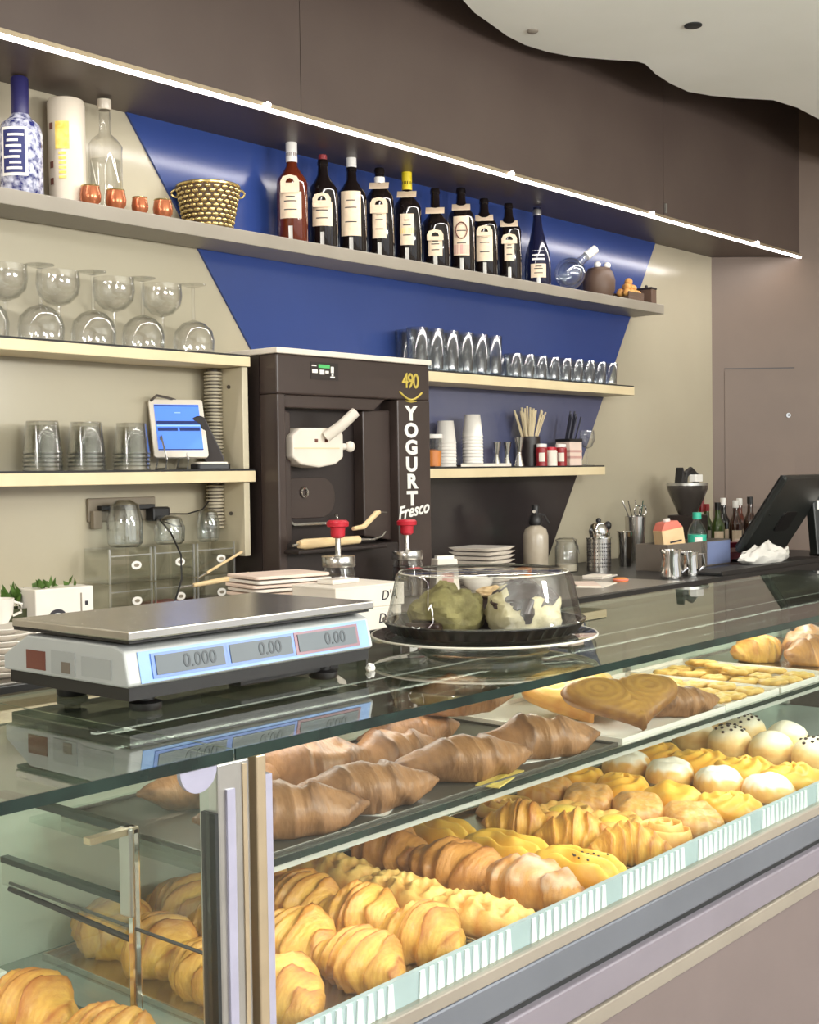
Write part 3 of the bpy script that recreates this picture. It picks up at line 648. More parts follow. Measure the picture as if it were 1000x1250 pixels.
MB().box(-.16, .15, -.02, .0, 0, .006).build('base', 'black_plastic', t, bevel=.001); MB().box(-.16, .15, -.022, -.02, 0, .011).build('rim', 'white_plastic', t)
for i, (x, y, r, h) in enumerate(((3.985, 3.0, .019, .095), (4.052, 3.0, .02, .095), (4.085, 2.965, .021, .115))):
    t = thing('jigger', ['small steel jigger beside the paper cups', 'small steel jigger between the two other jiggers', 'taller steel jigger in front of the straws'][i], 'jigger', (x, y, ZL), group='steel jiggers', local=True)
    MB().lathe([(0, 0), (r, 0), (r * .95, .006), (r * .42, h * .45)], 18).build('small_cup', 'chrome', t, smooth=True)
    MB().lathe([(r * .42, h * .45), (r * .9, h * .93), (r, h), (r * .9, h - .002), (r * .35, h * .5), (0, h * .48)], 18).build('large_cup', 'chrome', t, smooth=True)
    MB().lathe([(r * .5, h * .43), (r * .52, h * .45), (r * .5, h * .47)], 14).build('waist_ring', 'steel', t, smooth=True)
t = thing('straw_holder', 'dark holder of beige paper straws fanned out', 'straw holder', (4.245, 3.03, ZL), local=True)
MB().shell([(.045, 0), (.045, .12)], .003, 20).build('holder', 'machine_dark', t, smooth=True)
random.seed(5)
for i in range(20):
    a = random.uniform(0, 2 * PI); q = random.uniform(.2, 1); tx = (i / 19 - .5) * .17; ty = random.uniform(-.03, .02)
    MB().tube([(q * .02 * math.cos(a), q * .02 * math.sin(a), .01), (tx * .55, ty * .5, .13), (tx, ty, .235 - abs(tx) * .25 + random.uniform(-.012, .012))], .0042, 6).build('straw', 'straw', t, smooth=True)
for i, (x, y, r, h, m, cm_) in enumerate(((4.235, 2.962, .024, .088, 'jam_red', 'pure_white'), (4.295, 2.957, .025, .075, 'paper', 'red_plastic'), (4.372, 2.962, .025, .088, 'jam_red', 'pure_white'))):
    t = thing('spice_jar', ['small red jar with white lid beside the jiggers', 'small pale jar with bright red lid', 'small red jar with white lid beside the striped box'][i], 'jar', (x, y, ZL), group='little jars', local=True)
    MB().lathe([(0, 0), (r, 0), (r, h * .8), (r * .8, h * .86), (0, h * .87)], 18).build('body', m, t, smooth=True)
    MB().lathe([(r * .9, h * .86), (r * .9, h), (0, h + .002)], 18).build('lid', cm_, t, smooth=True)
    wrap(r, h * .2, h * .6, .5).build('label', 'paper', t, smooth=True)
t = thing('straw_box', 'pale striped box of dark drinking straws at the shelf end', 'box', (4.49, 3.0, ZL), local=True)
MB().box(-.045, .045, -.035, .035, 0, .10).build('box', 'paper_pink', t, bevel=.002)
for z in (.03, .055): MB().box(-.0455, .0455, -.0355, .0355, z, z + .01).build('stripe', 'label_pink', t)
MB().box(-.047, .047, -.037, .037, .1, .112).build('rim', 'black_plastic', t)
for i in range(7): MB().tube([((i - 3) * .009, (i % 3 - 1) * .012, .1), ((i - 3) * .011 + .028, (i % 3 - 1) * .012 - .01, .205 + (i % 3) * .012)], .004, 6).build('straw', 'straw_dark', t, smooth=True)
t = thing('wine_glass', 'thin clear wine glass at the right end of the lower shelf', 'glass', (4.605, 2.985, ZL), local=True)
MB().lathe([(0, 0), (.03, 0), (.03, .002), (.004, .006), (0, .006)], 20).build('foot', 'clear_glass', t, smooth=True)
MB().lathe([(.0035, .006), (.0035, .07)], 8).build('stem', 'clear_glass', t, smooth=True)
MB().lathe([(0, .07), (.02, .078), (.033, .105), (.03, .15), (.0285, .15), (.031, .105), (.018, .08), (0, .072)], 20).build('bowl', 'clear_glass', t, smooth=True)

# ------------------------------------------------------------------ frozen yogurt machine
mc = thing('yogurt_machine', 'dark brown soft serve yogurt machine with white nozzle and vertical lettering', 'yogurt machine', (3.04, 2.96, ZC))
X0, X1, YM = 2.682, 3.405, 2.85
# body with a recessed dispensing bay
MB().box(X0, X1, 2.93, 3.085, ZC, 1.818).build('body', 'machine_dark', mc)
MB().box(X0, X1, YM, 2.93, 1.695, 1.818).build('head_panel', 'machine_body', mc, bevel=.006)
MB().box(3.235, X1, YM, 2.93, ZC, 1.695).build('right_panel', 'machine_body', mc, bevel=.004)
MB().box(X0, 2.715, YM, 2.93, ZC, 1.695).build('left_panel', 'machine_body', mc, bevel=.004)
MB().box(2.715, 3.235, YM + .005, 2.93, ZC, 1.215).build('lower_panel', 'machine_dark', mc, bevel=.003)
MB().prism([(2.73, 1.695), (3.19, 1.695), (3.13, 1.655), (2.70, 1.655)][::-1], 2.862, 2.93, 'y').build('bay_hood', 'machine_body', mc, bevel=.004)
MB().prism([(2.715, 1.655), (2.76, 1.64), (2.76, 1.24), (2.715, 1.22)][::-1], 2.875, 2.93, 'y').build('bay_cheek', 'machine_body', mc, bevel=.004)
MB().prism([(3.10, 1.655), (3.235, 1.66), (3.235, 1.22), (3.10, 1.24)][::-1], 2.885, 2.93, 'y').build('bay_cheek', 'machine_body', mc, bevel=.004)
MB().box(X0 - .006, X1 + .004, YM - .008, 3.09, 1.818, 1.836).build('top_cover', 'white_plastic', mc, bevel=.003)
# nozzle head
nz = MB().prism([(2.740, 1.565), (2.775, 1.592), (2.935, 1.594), (2.965, 1.576), (2.965, 1.50), (2.930, 1.478), (2.855, 1.468), (2.775, 1.478), (2.740, 1.50)], 2.845, 2.93, 'y').build('nozzle_block', 'white_plastic', mc, bevel=.006)
MB().tube([(2.880, 2.84, 1.565), (2.910, 2.80, 1.60), (2.950, 2.775, 1.643)], [.018, .0175, .0165], 14).build('draw_lever', 'white_plastic', nz, smooth=True)
MB().tube([(2.960, 2.87, 1.535), (2.990, 2.855, 1.535)], [.012, .010], 12).build('knob_stem', 'white_plastic', nz, smooth=True)
MB().ball((3.000, 2.85, 1.535), .019, .015, .018).build('knob', 'white_plastic', nz, smooth=True)
MB().box(2.745, 2.945, 2.8435, 2.846, 1.527, 1.531).build('seam', 'shelf_cream', nz)
for x in (2.835, 2.88): MB().box(x, x + .012, 2.8425, 2.846, 1.548, 1.558).build('slot', 'print_brown', nz)
# round drip recess
MB().prism(rr(.24, .13, .06, 8), 0, .004, 'y').xf(Matrix.Translation((2.885, 2.926, 1.372))).build('drip_plate', 'machine_body', mc, bevel=.002)
MB().tube([(2.862 + .014 * math.cos(a), 2.922, 1.39 + .014 * math.sin(a)) for a in [2 * PI * i / 16 for i in range(16)]], .004, 6, True).build('ring_bolt', 'chrome', mc, smooth=True)
MB().tube([(2.775, 2.90, 1.30), (2.785, 2.895, 1.29), (2.96, 2.895, 1.288), (2.985, 2.895, 1.295), (2.99, 2.91, 1.315)], .006, 8).build('tray_handle', 'steel', mc, smooth=True)
MB().box(2.70, 3.10, 2.785, 2.855, 1.205, 1.217).build('drip_ledge', 'machine_dark', mc, bevel=.003)
# display icons
dp = MB().box(2.825, 2.95, YM - .0015, YM, 1.745, 1.80).build('display', 'machine_dark', mc)
MB().box(2.86, 2.91, YM - .003, YM - .0015, 1.782, 1.793).build('green_readout', 'green_print', dp)
for x0, x1, z0, z1 in ((2.91, 2.93, 1.786, 1.79), (2.912, 2.935, 1.765, 1.776), (2.945, 2.965, 1.762, 1.776), (2.97, 2.985, 1.766, 1.774), (2.995, 3.008, 1.768, 1.788), (2.992, 3.012, 1.752, 1.757), (2.998, 3.006, 1.758, 1.766)):
    MB().box(x0 - .08, x1 - .08, YM - .003, YM - .0015, z0, z1).build('icon', 'pure_white', dp)
# lettering
lx = 3.303
text('490', .068, face_y(lx, YM - .0015, 1.758) @ Matrix.Diagonal((.95, 1.05, 1, 1)), 'gold_print', 'price_lettering', mc, offset=.001, spacing=.85)
MB().tube([(lx - .058 + .116 * u, YM - .002, 1.722 - .026 * math.sin(PI * u)) for u in [i / 10 for i in range(11)]], .0035, 6).build('smile_mark', 'gold_print', mc, smooth=True)
MB().tube([(lx - .028, YM - .002, 1.692), (lx, YM - .002, 1.688), (lx + .028, YM - .002, 1.692)], .002, 6).build('smile_mark', 'gold_print', mc, smooth=True)
for ch, z in zip('YOGURT', (1.648, 1.590, 1.532, 1.474, 1.416, 1.358)):
    text(ch, .066, face_y(lx, YM - .0015, z) @ Matrix.Diagonal((1.3, 1.0, 1, 1)), 'pure_white', 'letter', mc, offset=.0028)
text('Fresco', .060, face_y(lx + .005, YM - .0015, 1.318) @ Matrix.Rotation(.13, 4, 'Z'), 'pure_white', 'script_lettering', mc, offset=.0013, shear=.35)
# spatulas on the ledge
t = thing('wooden_spatula', 'spatula with a thick wooden handle lying before the machine', 'spatula', (2.9, 2.81, 1.217))
MB().tube([(2.715, 2.80, 1.234), (2.74, 2.80, 1.234), (2.98, 2.80, 1.236)], [.012, .0165, .013], 12).build('handle', 'wood', t, smooth=True)
MB().tube([(2.98, 2.80, 1.236), (3.05, 2.80, 1.233), (3.09, 2.797, 1.242), (3.105, 2.795, 1.256)], [.005, .0035, .0035, .003], 8).build('blade', 'steel', t, smooth=True)
MB().tube([(2.69, 2.80, 1.232), (2.715, 2.80, 1.234)], .004, 8).build('end_ring', 'steel', t, smooth=True)

# ------------------------------------------------------------------ back counter
ct = thing('back_counter', 'long black edged work counter under the shelves', 'counter', (3.3, 2.6, 0))
MB().box(-.6, 5.93, 2.22, YW - .009, ZC - .045, ZC).build('worktop', 'black_plastic', ct, bevel=.003)
MB().box(-.6, 4.08, 2.24, YW - .02, ZC, ZC + .0015).build('steel_top', 'steel_brushed', ct)
MB().box(-.6, 5.9, 2.28, YW - .02, 0, ZC - .045).build('cabinet', 'machine_dark', ct)
# topping jars with red pumps
def pump_jar(label, x, y, rz, h=.155):
    t = thing('topping_jar', label, 'jar', (x, y, ZC), rz, 'topping jars', local=True)
    MB().shell([(.046, 0), (.05, .006), (.05, h * .74), (.044, h * .82), (.044, h * .86)], .003, 24).build('jar', 'clear_glass', t, smooth=True)
    MB().lathe([(0, .006), (.046, .006), (.046, h * .68), (0, h * .69)], 22).build('sauce', 'choc', t, smooth=True)
    MB().lathe([(.05, h * .84), (.051, h * .86), (.051, h * 1.02), (.049, h * 1.04), (0, h * 1.045)], 26).build('lid', 'steel', t, smooth=True)
    p = MB().lathe([(.012, h * 1.04), (.009, h * 1.08), (.008, h * 1.4)], 14).build('pump_stem', 'steel', t, smooth=True)
    MB().lathe([(.014, h * 1.38), (.021, h * 1.42), (.022, h * 1.58), (.032, h * 1.6), (.033, h * 1.68), (.026, h * 1.72), (0, h * 1.72)], 16).build('pump_head', 'red_plastic', t, smooth=True)
    return t
pump_jar('glass sauce jar with red pump beside the napkin stack', 2.70, 2.62, 0)
pump_jar('glass sauce jar with red pump beside the cake dome', 3.125, 2.72, 0, .146)
t = thing('serving_scoop', 'slim scoop with a pale handle resting on the left jar', 'scoop', (2.75, 2.60, 1.235))
MB().tube([(2.745, 2.60, 1.285), (2.80, 2.61, 1.288), (2.88, 2.63, 1.325), (2.90, 2.635, 1.328)], [.006, .008, .009, .006], 10).build('handle', 'wood', t, smooth=True)
MB().tube([(2.90, 2.635, 1.328), (2.95, 2.65, 1.325)], .003, 6).build('shaft', 'hose_dark', t, smooth=True)
# napkins / plates / boxes
random.seed(3)
for i in range(10):
    o = MB().prism(rr(.235, .17, .012), 0, .0085).build('saucer_tray', 'paper_pink' if i % 2 else 'porcelain', None, (2.415 + random.uniform(-.008, .008), 2.57 + random.uniform(-.008, .008), ZC + .018 + i * .0118), (0, 0, random.uniform(-.05, .05) - .25), bevel=.002)
    tag(o, 'white square paper plate, %s from the bottom of the stack behind the scale' % ORD[i], 'plate', 'stacked paper plates')
t = thing('paper_plate_base', 'low white carton under the paper plate stack', 'carton', (2.405, 2.57, ZC), -.25, local=True)
MB().box(-.13, .14, -.10, .10, 0, .017).build('carton', 'paper', t, bevel=.002); MB().box(.1, .141, -.101, .101, .004, .012).build('flap', 'paper_pink', t)
for i in range(2):
    t = thing('takeaway_box', ['white takeaway box with dark lettering, lower of two beside the scale', 'white takeaway box with dark lettering, upper of two beside the scale'][i], 'box', (2.33 + .012 * i, 2.31, ZC + i * .0585), -.08, 'takeaway boxes', local=True)
    MB().box(-.05, .19, -.085, .085, 0, .053).build('box', 'paper', t, bevel=.002)
    MB().box(-.0505, .1905, -.0855, .0855, .051, .058).build('lid', 'paper', t, bevel=.002)
    text("D'A", .036, Matrix.Translation((.135, -.0858, .027)) @ Matrix.Rotation(PI / 2, 4, 'X'), 'ink', 'lettering', t, shear=.2, world=False)
MB_ = MB()
t = thing('paper_packet', 'small folded white paper packet on the takeaway boxes', 'packet', (2.40, 2.33, ZC + .117), local=True)
MB().box(-.05, .05, -.03, .03, 0, .012).build('packet', 'porcelain', t, bevel=.003); MB().box(-.045, .045, -.031, -.03, .003, .006).build('fold', 'paper_pink', t)
pl = MB().prism(rr(.185, .185, .02), 0, .012)
pl.v = [(x * (.82 if z < .006 else 1), y * (.82 if z < .006 else 1), z) for x, y, z in pl.v]
plm = pl.mesh('plate', 'porcelain', False)
for i in range(9):
    big = i < 3
    o = bpy.data.objects.new('square_plate', plm); COL.objects.link(o); o.location = (3.60 + (.035 if big else 0), 2.78, ZC + i * .0155)
    o.scale = (1.2, 1.1, 1) if big else (1, 1, 1); o.rotation_euler = (0, 0, .12 + random.uniform(-.03, .03)); md = o.modifiers.new('bevel', 'BEVEL'); md.width = .002; md.segments = 2
    tag(o, 'white square porcelain plate, %s from the bottom of the stack before the charcoal panel' % ORD[i], 'plate', 'stacked porcelain plates')
t = thing('sugar_holder', 'white card sachet holder beside the right sauce jar', 'holder', (3.29, 2.70, ZC), -.5, local=True)
MB().prism([(-.045, 0), (.045, 0), (.035, .115), (-.035, .115)], -.03, .03, 'y').build('card', 'paper', t, bevel=.002)
MB().box(-.02, .02, -.0312, -.03, .03, .07).build('print', 'label_pink', t); MB().box(-.03, .03, -.012, .012, .113, .125).build('sachet', 'cup_white', t)
t = thing('small_dish', 'small white spouted dish by the sachet holder', 'dish', (3.43, 2.67, ZC), local=True)
MB().shell([(.03, 0), (.05, .02), (.056, .045)], .003, 22).build('bowl', 'porcelain', t, smooth=True)
MB().tube([(.05, -.01, .04), (.09, -.03, .05)], [.008, .005], 8).build('handle', 'black_plastic', t, smooth=True)
t = thing('orange_packet', 'small orange and white packet beside the siphon', 'packet', (3.90, 2.82, ZC), .2, local=True)
MB().box(-.04, .04, -.02, .02, 0, .04).build('packet', 'orange', t, bevel=.004); MB().box(-.041, .0, -.021, .021, .02, .034).build('stripe', 'paper', t)
t = thing('soda_siphon', 'frosted soda siphon bottle with a black trigger head', 'siphon', (4.10, 2.90, ZC), local=True)
MB().lathe([(0, 0), (.047, 0), (.05, .006), (.05, .15), (.042, .175), (.022, .188), (.018, .195)], 22).build('bottle', 'siphon', t, smooth=True)
hd = MB().lathe([(.024, .19), (.027, .20), (.024, .222), (.014, .235), (.016, .262), (.012, .27), (0, .271)], 16).build('head', 'black_plastic', t, smooth=True)
MB().tube([(0, 0, .235), (.03, -.02, .23), (.05, -.03, .195)], .004, 6).build('lever', 'black_plastic', hd, smooth=True)
MB().tube([(0, 0, .24), (-.03, -.015, .245)], .007, 8).build('nozzle', 'chrome', hd, smooth=True)
t = thing('preserving_jar', 'clear glass clip jar beside the siphon', 'jar', (4.24, 2.85, ZC), local=True)
MB().shell([(.043, 0), (.046, .006), (.046, .10), (.04, .112), (.04, .12)], .003, 22).build('jar', 'clear_glass', t, smooth=True)
MB().lathe([(0, .004), (.042, .004), (.042, .03), (0, .032)], 18).build('contents', 'hose', t, smooth=True)
MB().lathe([(.043, .12), (.043, .128), (.03, .134), (0, .135)], 20).build('lid', 'clear_glass', t, smooth=True)
MB().tube([(.041, 0, .135), (.052, -.02, .10), (.045, -.03, .07)], .002, 6).build('clip', 'steel', t, smooth=True)
t = thing('perforated_tin', 'perforated steel cutlery tin topped with a chrome shaker', 'tin', (4.335, 2.76, ZC), local=True)
MB().shell([(.048, 0), (.048, .13)], .002, 26).build('tin', 'steel', t, smooth=True)
me = MB().ball((0, 0, 0), .0028, .0028, .0028, 6, 4).mesh('hole', 'machine_dark', True)
for j in range(7):
    for q in range(13):
        a = ANG - 1.2 + q * .2; o = bpy.data.objects.new('hole', me); COL.objects.link(o); o.parent = t; o.location = (.048 * math.cos(a), .048 * math.sin(a), .02 + j * .015)
t = thing('chrome_shaker', 'round chrome shaker resting on the perforated tin', 'shaker', (4.335, 2.76, ZC + .13), local=True)
MB().lathe([(0, 0), (.052, 0), (.052, .004), (.035, .008), (.04, .03), (.03, .055), (.012, .065), (.0, .066)], 20).build('ball', 'chrome', t, smooth=True)
MB().ball((-.0, .0, .071), .011).build('knob', 'black_plastic', t, smooth=True); MB().ball((.038, -.02, .05), .016, .014, .018).build('handle', 'black_plastic', t, smooth=True)
for i, (x, y, r, h) in enumerate(((4.515, 2.86, .034, .14), (4.60, 2.80, .034, .145))):
    t = thing('shaker_tin', ['tall steel cocktail tin behind the perforated tin', 'tall steel cocktail tin beside the spoon holder'][i], 'shaker', (x, y, ZC), group='cocktail tins', local=True)
    MB().shell([(r * .72, 0), (r * .78, .01), (r, h)], .002, 22).build('tin', 'chrome', t, smooth=True); MB().lathe([(r, h - .003), (r + .0015, h), (r, h + .002)], 22).build('rim', 'steel', t, smooth=True)
t = thing('spoon_holder', 'steel holder full of bar spoons and strainers', 'utensil holder', (4.80, 2.87, ZC), local=True)
MB().shell([(.04, 0), (.04, .06), (.045, .20)], .002, 22).build('cup', 'steel', t, smooth=True)
for i in range(4):
    a = i * 1.4 + .4; MB().tube([(.01 * math.cos(a), .01 * math.sin(a), .02), (.03 * math.cos(a), .03 * math.sin(a), .2), (.05 * math.cos(a) - .012, .05 * math.sin(a), .27)], .0025, 6).build('spoon', 'steel', t, smooth=True)
for dx in (-.012, .03):
    MB().tube([(dx + .018 * math.cos(a) * .8, -.02 - .018 * math.cos(a) * .5, .225 + .022 * math.sin(a)) for a in [2 * PI * i / 14 for i in range(14)]], .003, 6, True).build('strainer_ring', 'steel', t, smooth=True)
t = thing('mixing_glass', 'clear mixing glass in front of the spoon holder', 'glass', (4.74, 2.70, ZC), local=True)
MB().shell([(.036, 0), (.042, .006), (.045, .095)], .003, 22).build('glass', 'clear_glass', t, smooth=True); MB().lathe([(0, .006), (.038, .006), (.04, .05), (0, .051)], 18).build('contents', 'smoked', t, smooth=True)
t = thing('coffee_grinder', 'black coffee grinder with a smoked hopper by the wall corner', 'grinder', (5.28, 2.88, ZC), local=True)
MB().prism(rr(.13, .15, .02), 0, .19).build('base', 'machine_dark', t, bevel=.006)
MB().lathe([(.04, .19), (.05, .21), (.085, .29), (.092, .31), (.092, .33), (0, .332)], 24).build('hopper', 'smoked_solid', t, smooth=True)
MB().lathe([(.094, .325), (.094, .337), (.0, .34)], 24).build('hopper_lid', 'alu', t, smooth=True)
MB().prism([(-.085, .337), (-.045, .337), (-.07, .41)], -.02, .02, 'y').build('fin', 'black_plastic', t, bevel=.003)
MB().tube([(-.03, 0, .338), (-.02, 0, .375), (.03, 0, .395), (.08, 0, .37), (.085, 0, .30)], .016, 10).build('arm', 'black_plastic', t, smooth=True)
MB().box(-.01, .055, -.05, -.015, .342, .375).build('white_tag', 'pure_white', t, bevel=.003)
MB().tube([(.095, -.02, .2), (.10, -.02, .33)], .012, 8).build('red_handle', 'jam_red', t, smooth=True)
# the long steel bin with things standing in it
t = thing('steel_bin', 'long low steel bin of packets on the counter', 'bin', (4.62, 2.58, ZC), local=True)
MB().box(-.18, .34, -.07, .07, 0, .006).build('floor_plate', 'bin_grey', t)
for b, nm in ((MB().box(-.18, .34, -.072, -.07, 0, .105), 'side'), (MB().box(-.18, .34, .07, .072, 0, .105), 'side'), (MB().box(-.182, -.18, -.072, .072, 0, .105), 'end'), (MB().box(.34, .342, -.072, .072, 0, .105), 'end')): b.build(nm, 'bin_grey', t)
MB().box(.14, .341, -.0735, -.072, .006, .1).build('blue_label', 'bin_blue', t); MB().box(.09, .12, -.0735, -.072, 0, .105).build('bright_corner', 'steel', t)
t = thing('milk_carton', 'tilted pink topped milk carton leaning in the steel bin', 'carton', (4.60, 2.575, ZC + .008), -.5, local=True)
tm = Matrix.Rotation(-.16, 4, 'Y')
MB().box(-.05, .05, -.035, .035, 0, .155).xf(tm).build('body', 'carton', t, bevel=.002)
MB().prism([(-.05, .155), (.05, .155), (.03, .185), (-.03, .185)], -.035, .035, 'y').xf(tm).build('gable', 'carton_pink', t, bevel=.002)
MB().lathe([(.014, .18), (.014, .196), (0, .197)], 14).xf(tm).build('cap', 'pure_white', t, smooth=True)
for z in (.06, .08, .1): MB().box(-.02, .035, -.0358, -.035, z, z + .007).xf(tm).build('print_line', 'ink', t)
t = thing('water_bottle', 'clear water bottle with mint green cap and label', 'bottle', (4.80, 2.575, ZC + .008), local=True)
MB().lathe([(0, 0), (.036, 0), (.038, .01), (.038, .13), (.03, .155), (.015, .175), (.0145, .195)], 20).build('body', 'clear_glass', t, smooth=True)
MB().lathe([(.0185, .185), (.0185, .212), (0, .213)], 16).build('cap', 'mint', t, smooth=True)
MB().lathe([(.0386, .055), (.0386, .12)], 20).build('label', 'mint', t, smooth=True); wrap(.0386, .07, .11, .4).build('label_mark', 'pure_white', t, smooth=True)
for i, (x, y, h, r, m, cm_) in enumerate(((5.42, 2.80, .24, .032, 'green_bottle', 'black_plastic'), (5.50, 2.90, .23, .034, 'green_bottle', 'jam_red'), (5.56, 2.78, .245, .033, 'brown_bottle', 'pure_white'), (5.63, 2.88, .255, .034, 'bottle_black', 'pure_white'), (5.69, 2.77, .26, .033, 'brown_bottle', 'black_plastic'), (5.76, 2.86, .25, .033, 'bottle_amber', 'pure_white'), (5.81, 2.74, .245, .032, 'bottle_black', 'black_plastic'))):
    t = thing('syrup_bottle', ['green bottle with black cap next to the grinder', 'green bottle with red cap behind the water bottle', 'brown bottle with white cap, third from the grinder', 'black bottle with white cap, fourth from the grinder', 'brown bottle with black cap, fifth from the grinder', 'amber bottle with white cap near the monitor', 'black bottle half hidden by the monitor'][i], 'bottle', (x, y, ZC), group='bottles beside the till', local=True)
    MB().lathe(wine(r, h, .55, .012), 18).build('body', m, t, smooth=True); MB().lathe(capp(h - .03, h + .004, .0145), 14).build('cap', cm_, t, smooth=True)
    wrap(r, .05, .11, .7).build('label', ['label_cream', 'paper', 'label_cream'][i % 3], t, smooth=True)
# milk jugs
for i, (x, y, r, h) in enumerate(((4.165, 2.34, .039, .105), (4.315, 2.345, .034, .09))):
    t = thing('milk_jug', ['larger chrome milk jug at the counter edge', 'smaller chrome milk jug beside the larger one'][i], 'jug', (x, y, ZC + .0015), 0, 'milk jugs', local=True)
    MB().shell([(r, 0), (r * 1.04, .01), (r * .86, h * .7), (r * .95, h)], .002, 22).build('body', 'chrome', t, smooth=True)
    MB().tube([(r * .8 * .75, -r * .55, h * .9), (r * 1.35, -r * .95, h * .88), (r * 1.4, -r, h * .35), (r * .9, -r * .6, h * .2)], .0055, 8).build('handle', 'chrome', t, smooth=True)
    MB().tube([(-r * .85, r * .3, h * .93), (-r * 1.2, r * .4, h * 1.03)], [.01, .006], 8).build('spout', 'chrome', t, smooth=True)
# flat things on the counter
t = thing('bar_mat', 'black rubber bar mat along the counter edge by the till', 'mat', (4.6, 2.32, ZC), local=True)
MB().box(-.25, .75, -.085, .06, 0, .012).build('mat', 'black_mat', t, bevel=.003); MB().box(-.25, .75, -.09, -.085, 0, .018).build('lip', 'black_plastic', t)
t = thing('receipt_papers', 'loose white papers on the steel worktop', 'paper', (3.78, 2.42, ZC + .0015), .3, local=True)
MB().box(-.1, .1, -.05, .05, 0, .002).build('sheet', 'paper', t); MB().box(-.06, .12, -.01, .07, .002, .004).xf(Matrix.Rotation(.4, 4, 'Z')).build('sheet', 'paper_pink', t)
t = thing('orange_peel', 'small orange fruit slice on the steel worktop', 'fruit', (3.96, 2.43, ZC + .0015), local=True)
MB().lathe([(0, 0), (.026, 0), (.028, .006), (.02, .013), (0, .014)], 16).build('flesh', 'orange', t, smooth=True); MB().lathe([(.026, .001), (.0295, .006), (.026, .009)], 16).build('rind', 'carton_pink', t, smooth=True)
t = thing('white_cloth', 'folded white cloth on the steel worktop', 'cloth', (4.06, 2.58, ZC + .0015), .2, local=True)
MB().box(-.08, .08, -.04, .04, 0, .007).build('cloth', 'porcelain', t, bevel=.003); MB().box(-.08, .02, -.04, .04, .007, .012).build('fold', 'paper', t, bevel=.002)
for i, (x, y, w_, h, m) in enumerate(((4.99, 2.56, .055, .085, 'wine_red'), (5.08, 2.57, .075, .082, 'wine_red'), (5.19, 2.55, .07, .09, 'paper_pink'))):
    t = thing('tea_box', ['dark red tea box beside the steel bin', 'wider dark red tea box under the monitor', 'pale tea box under the monitor'][i], 'box', (x, y, ZC), -.3, 'tea boxes', local=True)
    MB().box(-w_ / 2, w_ / 2, -.03, .03, 0, h).build('box', m, t, bevel=.002); MB().box(-w_ / 2 + .006, w_ / 2 - .006, -.0308, -.03, h * .5, h * .72).build('print', 'label_pink' if i < 2 else 'paper', t)
b = MB().ball((0, 0, 0), 1, 1, 1, 28, 16)
b.v = [(x * .17 * (1 + .2 * noise.noise(Vector((x, y, z)) * 2.3)), y * .05 * (1 + .3 * noise.noise(Vector((x + 4, y, z)) * 2.5)), max(0, (z + .55) * .042 * (1 + .7 * noise.noise(Vector((x * 3, y * 2 + 7, z)))))) for x, y, z in b.v]
t = thing('plastic_bag', 'crumpled white plastic bag on the bar mat', 'bag', (4.93, 2.34, ZC + .012), -.1, local=True)
b.build('bag', 'plastic_bag', t, smooth=True, world=False)
MB().tube([(.12, -.01, .03), (.15, -.02, .055), (.17, -.01, .03)], .006, 6).build('bag_handle', 'plastic_bag', t, smooth=True)
# till monitor seen from the back
t = thing('till_monitor', 'black till monitor tilted back, seen from behind', 'monitor', (5.15, 2.48, ZC), local=True)
mm = Matrix.Translation((-.213, -.0, .058)) @ Matrix.Rotation(.60, 4, 'X')
MB().box(0, .46, -.03, .0, 0, .385).xf(mm).build('housing', 'monitor', t, bevel=.012)
MB().box(.01, .45, .0, .006, .01, .375).xf(mm).build('screen', 'black_plastic', t)
MB().prism(rr(.13, .10, .02), -.036, -.03, 'y').xf(mm @ Matrix.Translation((.25, 0, .16))).build('back_plate', 'black_plastic', t)
MB().tube([tuple(mm @ Vector((.05, -.032, z))) for z in (.20, .205)], .006, 10).build('screw', 'black_plastic', t)
MB().tube([(.02, -.06, .13), (.02, .06, .02)], .02, 10).build('stand', 'black_plastic', t, smooth=True); MB().prism(rr(.2, .16, .02), 0, .012).build('foot', 'black_plastic', t, bevel=.002)
t = thing('card_terminal', 'dark payment terminal with a white label at the picture edge', 'terminal', (5.44, 2.275, ZC), -.45, local=True)
tm = Matrix.Rotation(-.12, 4, 'X')
MB().box(-.085, .06, -.025, .025, .016, .285).xf(tm).build('body', 'monitor', t, bevel=.006)
MB().box(-.065, .05, -.0262, -.025, .215, .255).xf(tm).build('label', 'pure_white', t); MB().box(-.03, .045, -.0262, -.025, .16, .17).xf(tm).build('slot', 'bin_grey', t)
MB().prism(rr(.15, .1, .015), .012, .028).build('foot', 'black_plastic', t, bevel=.002)

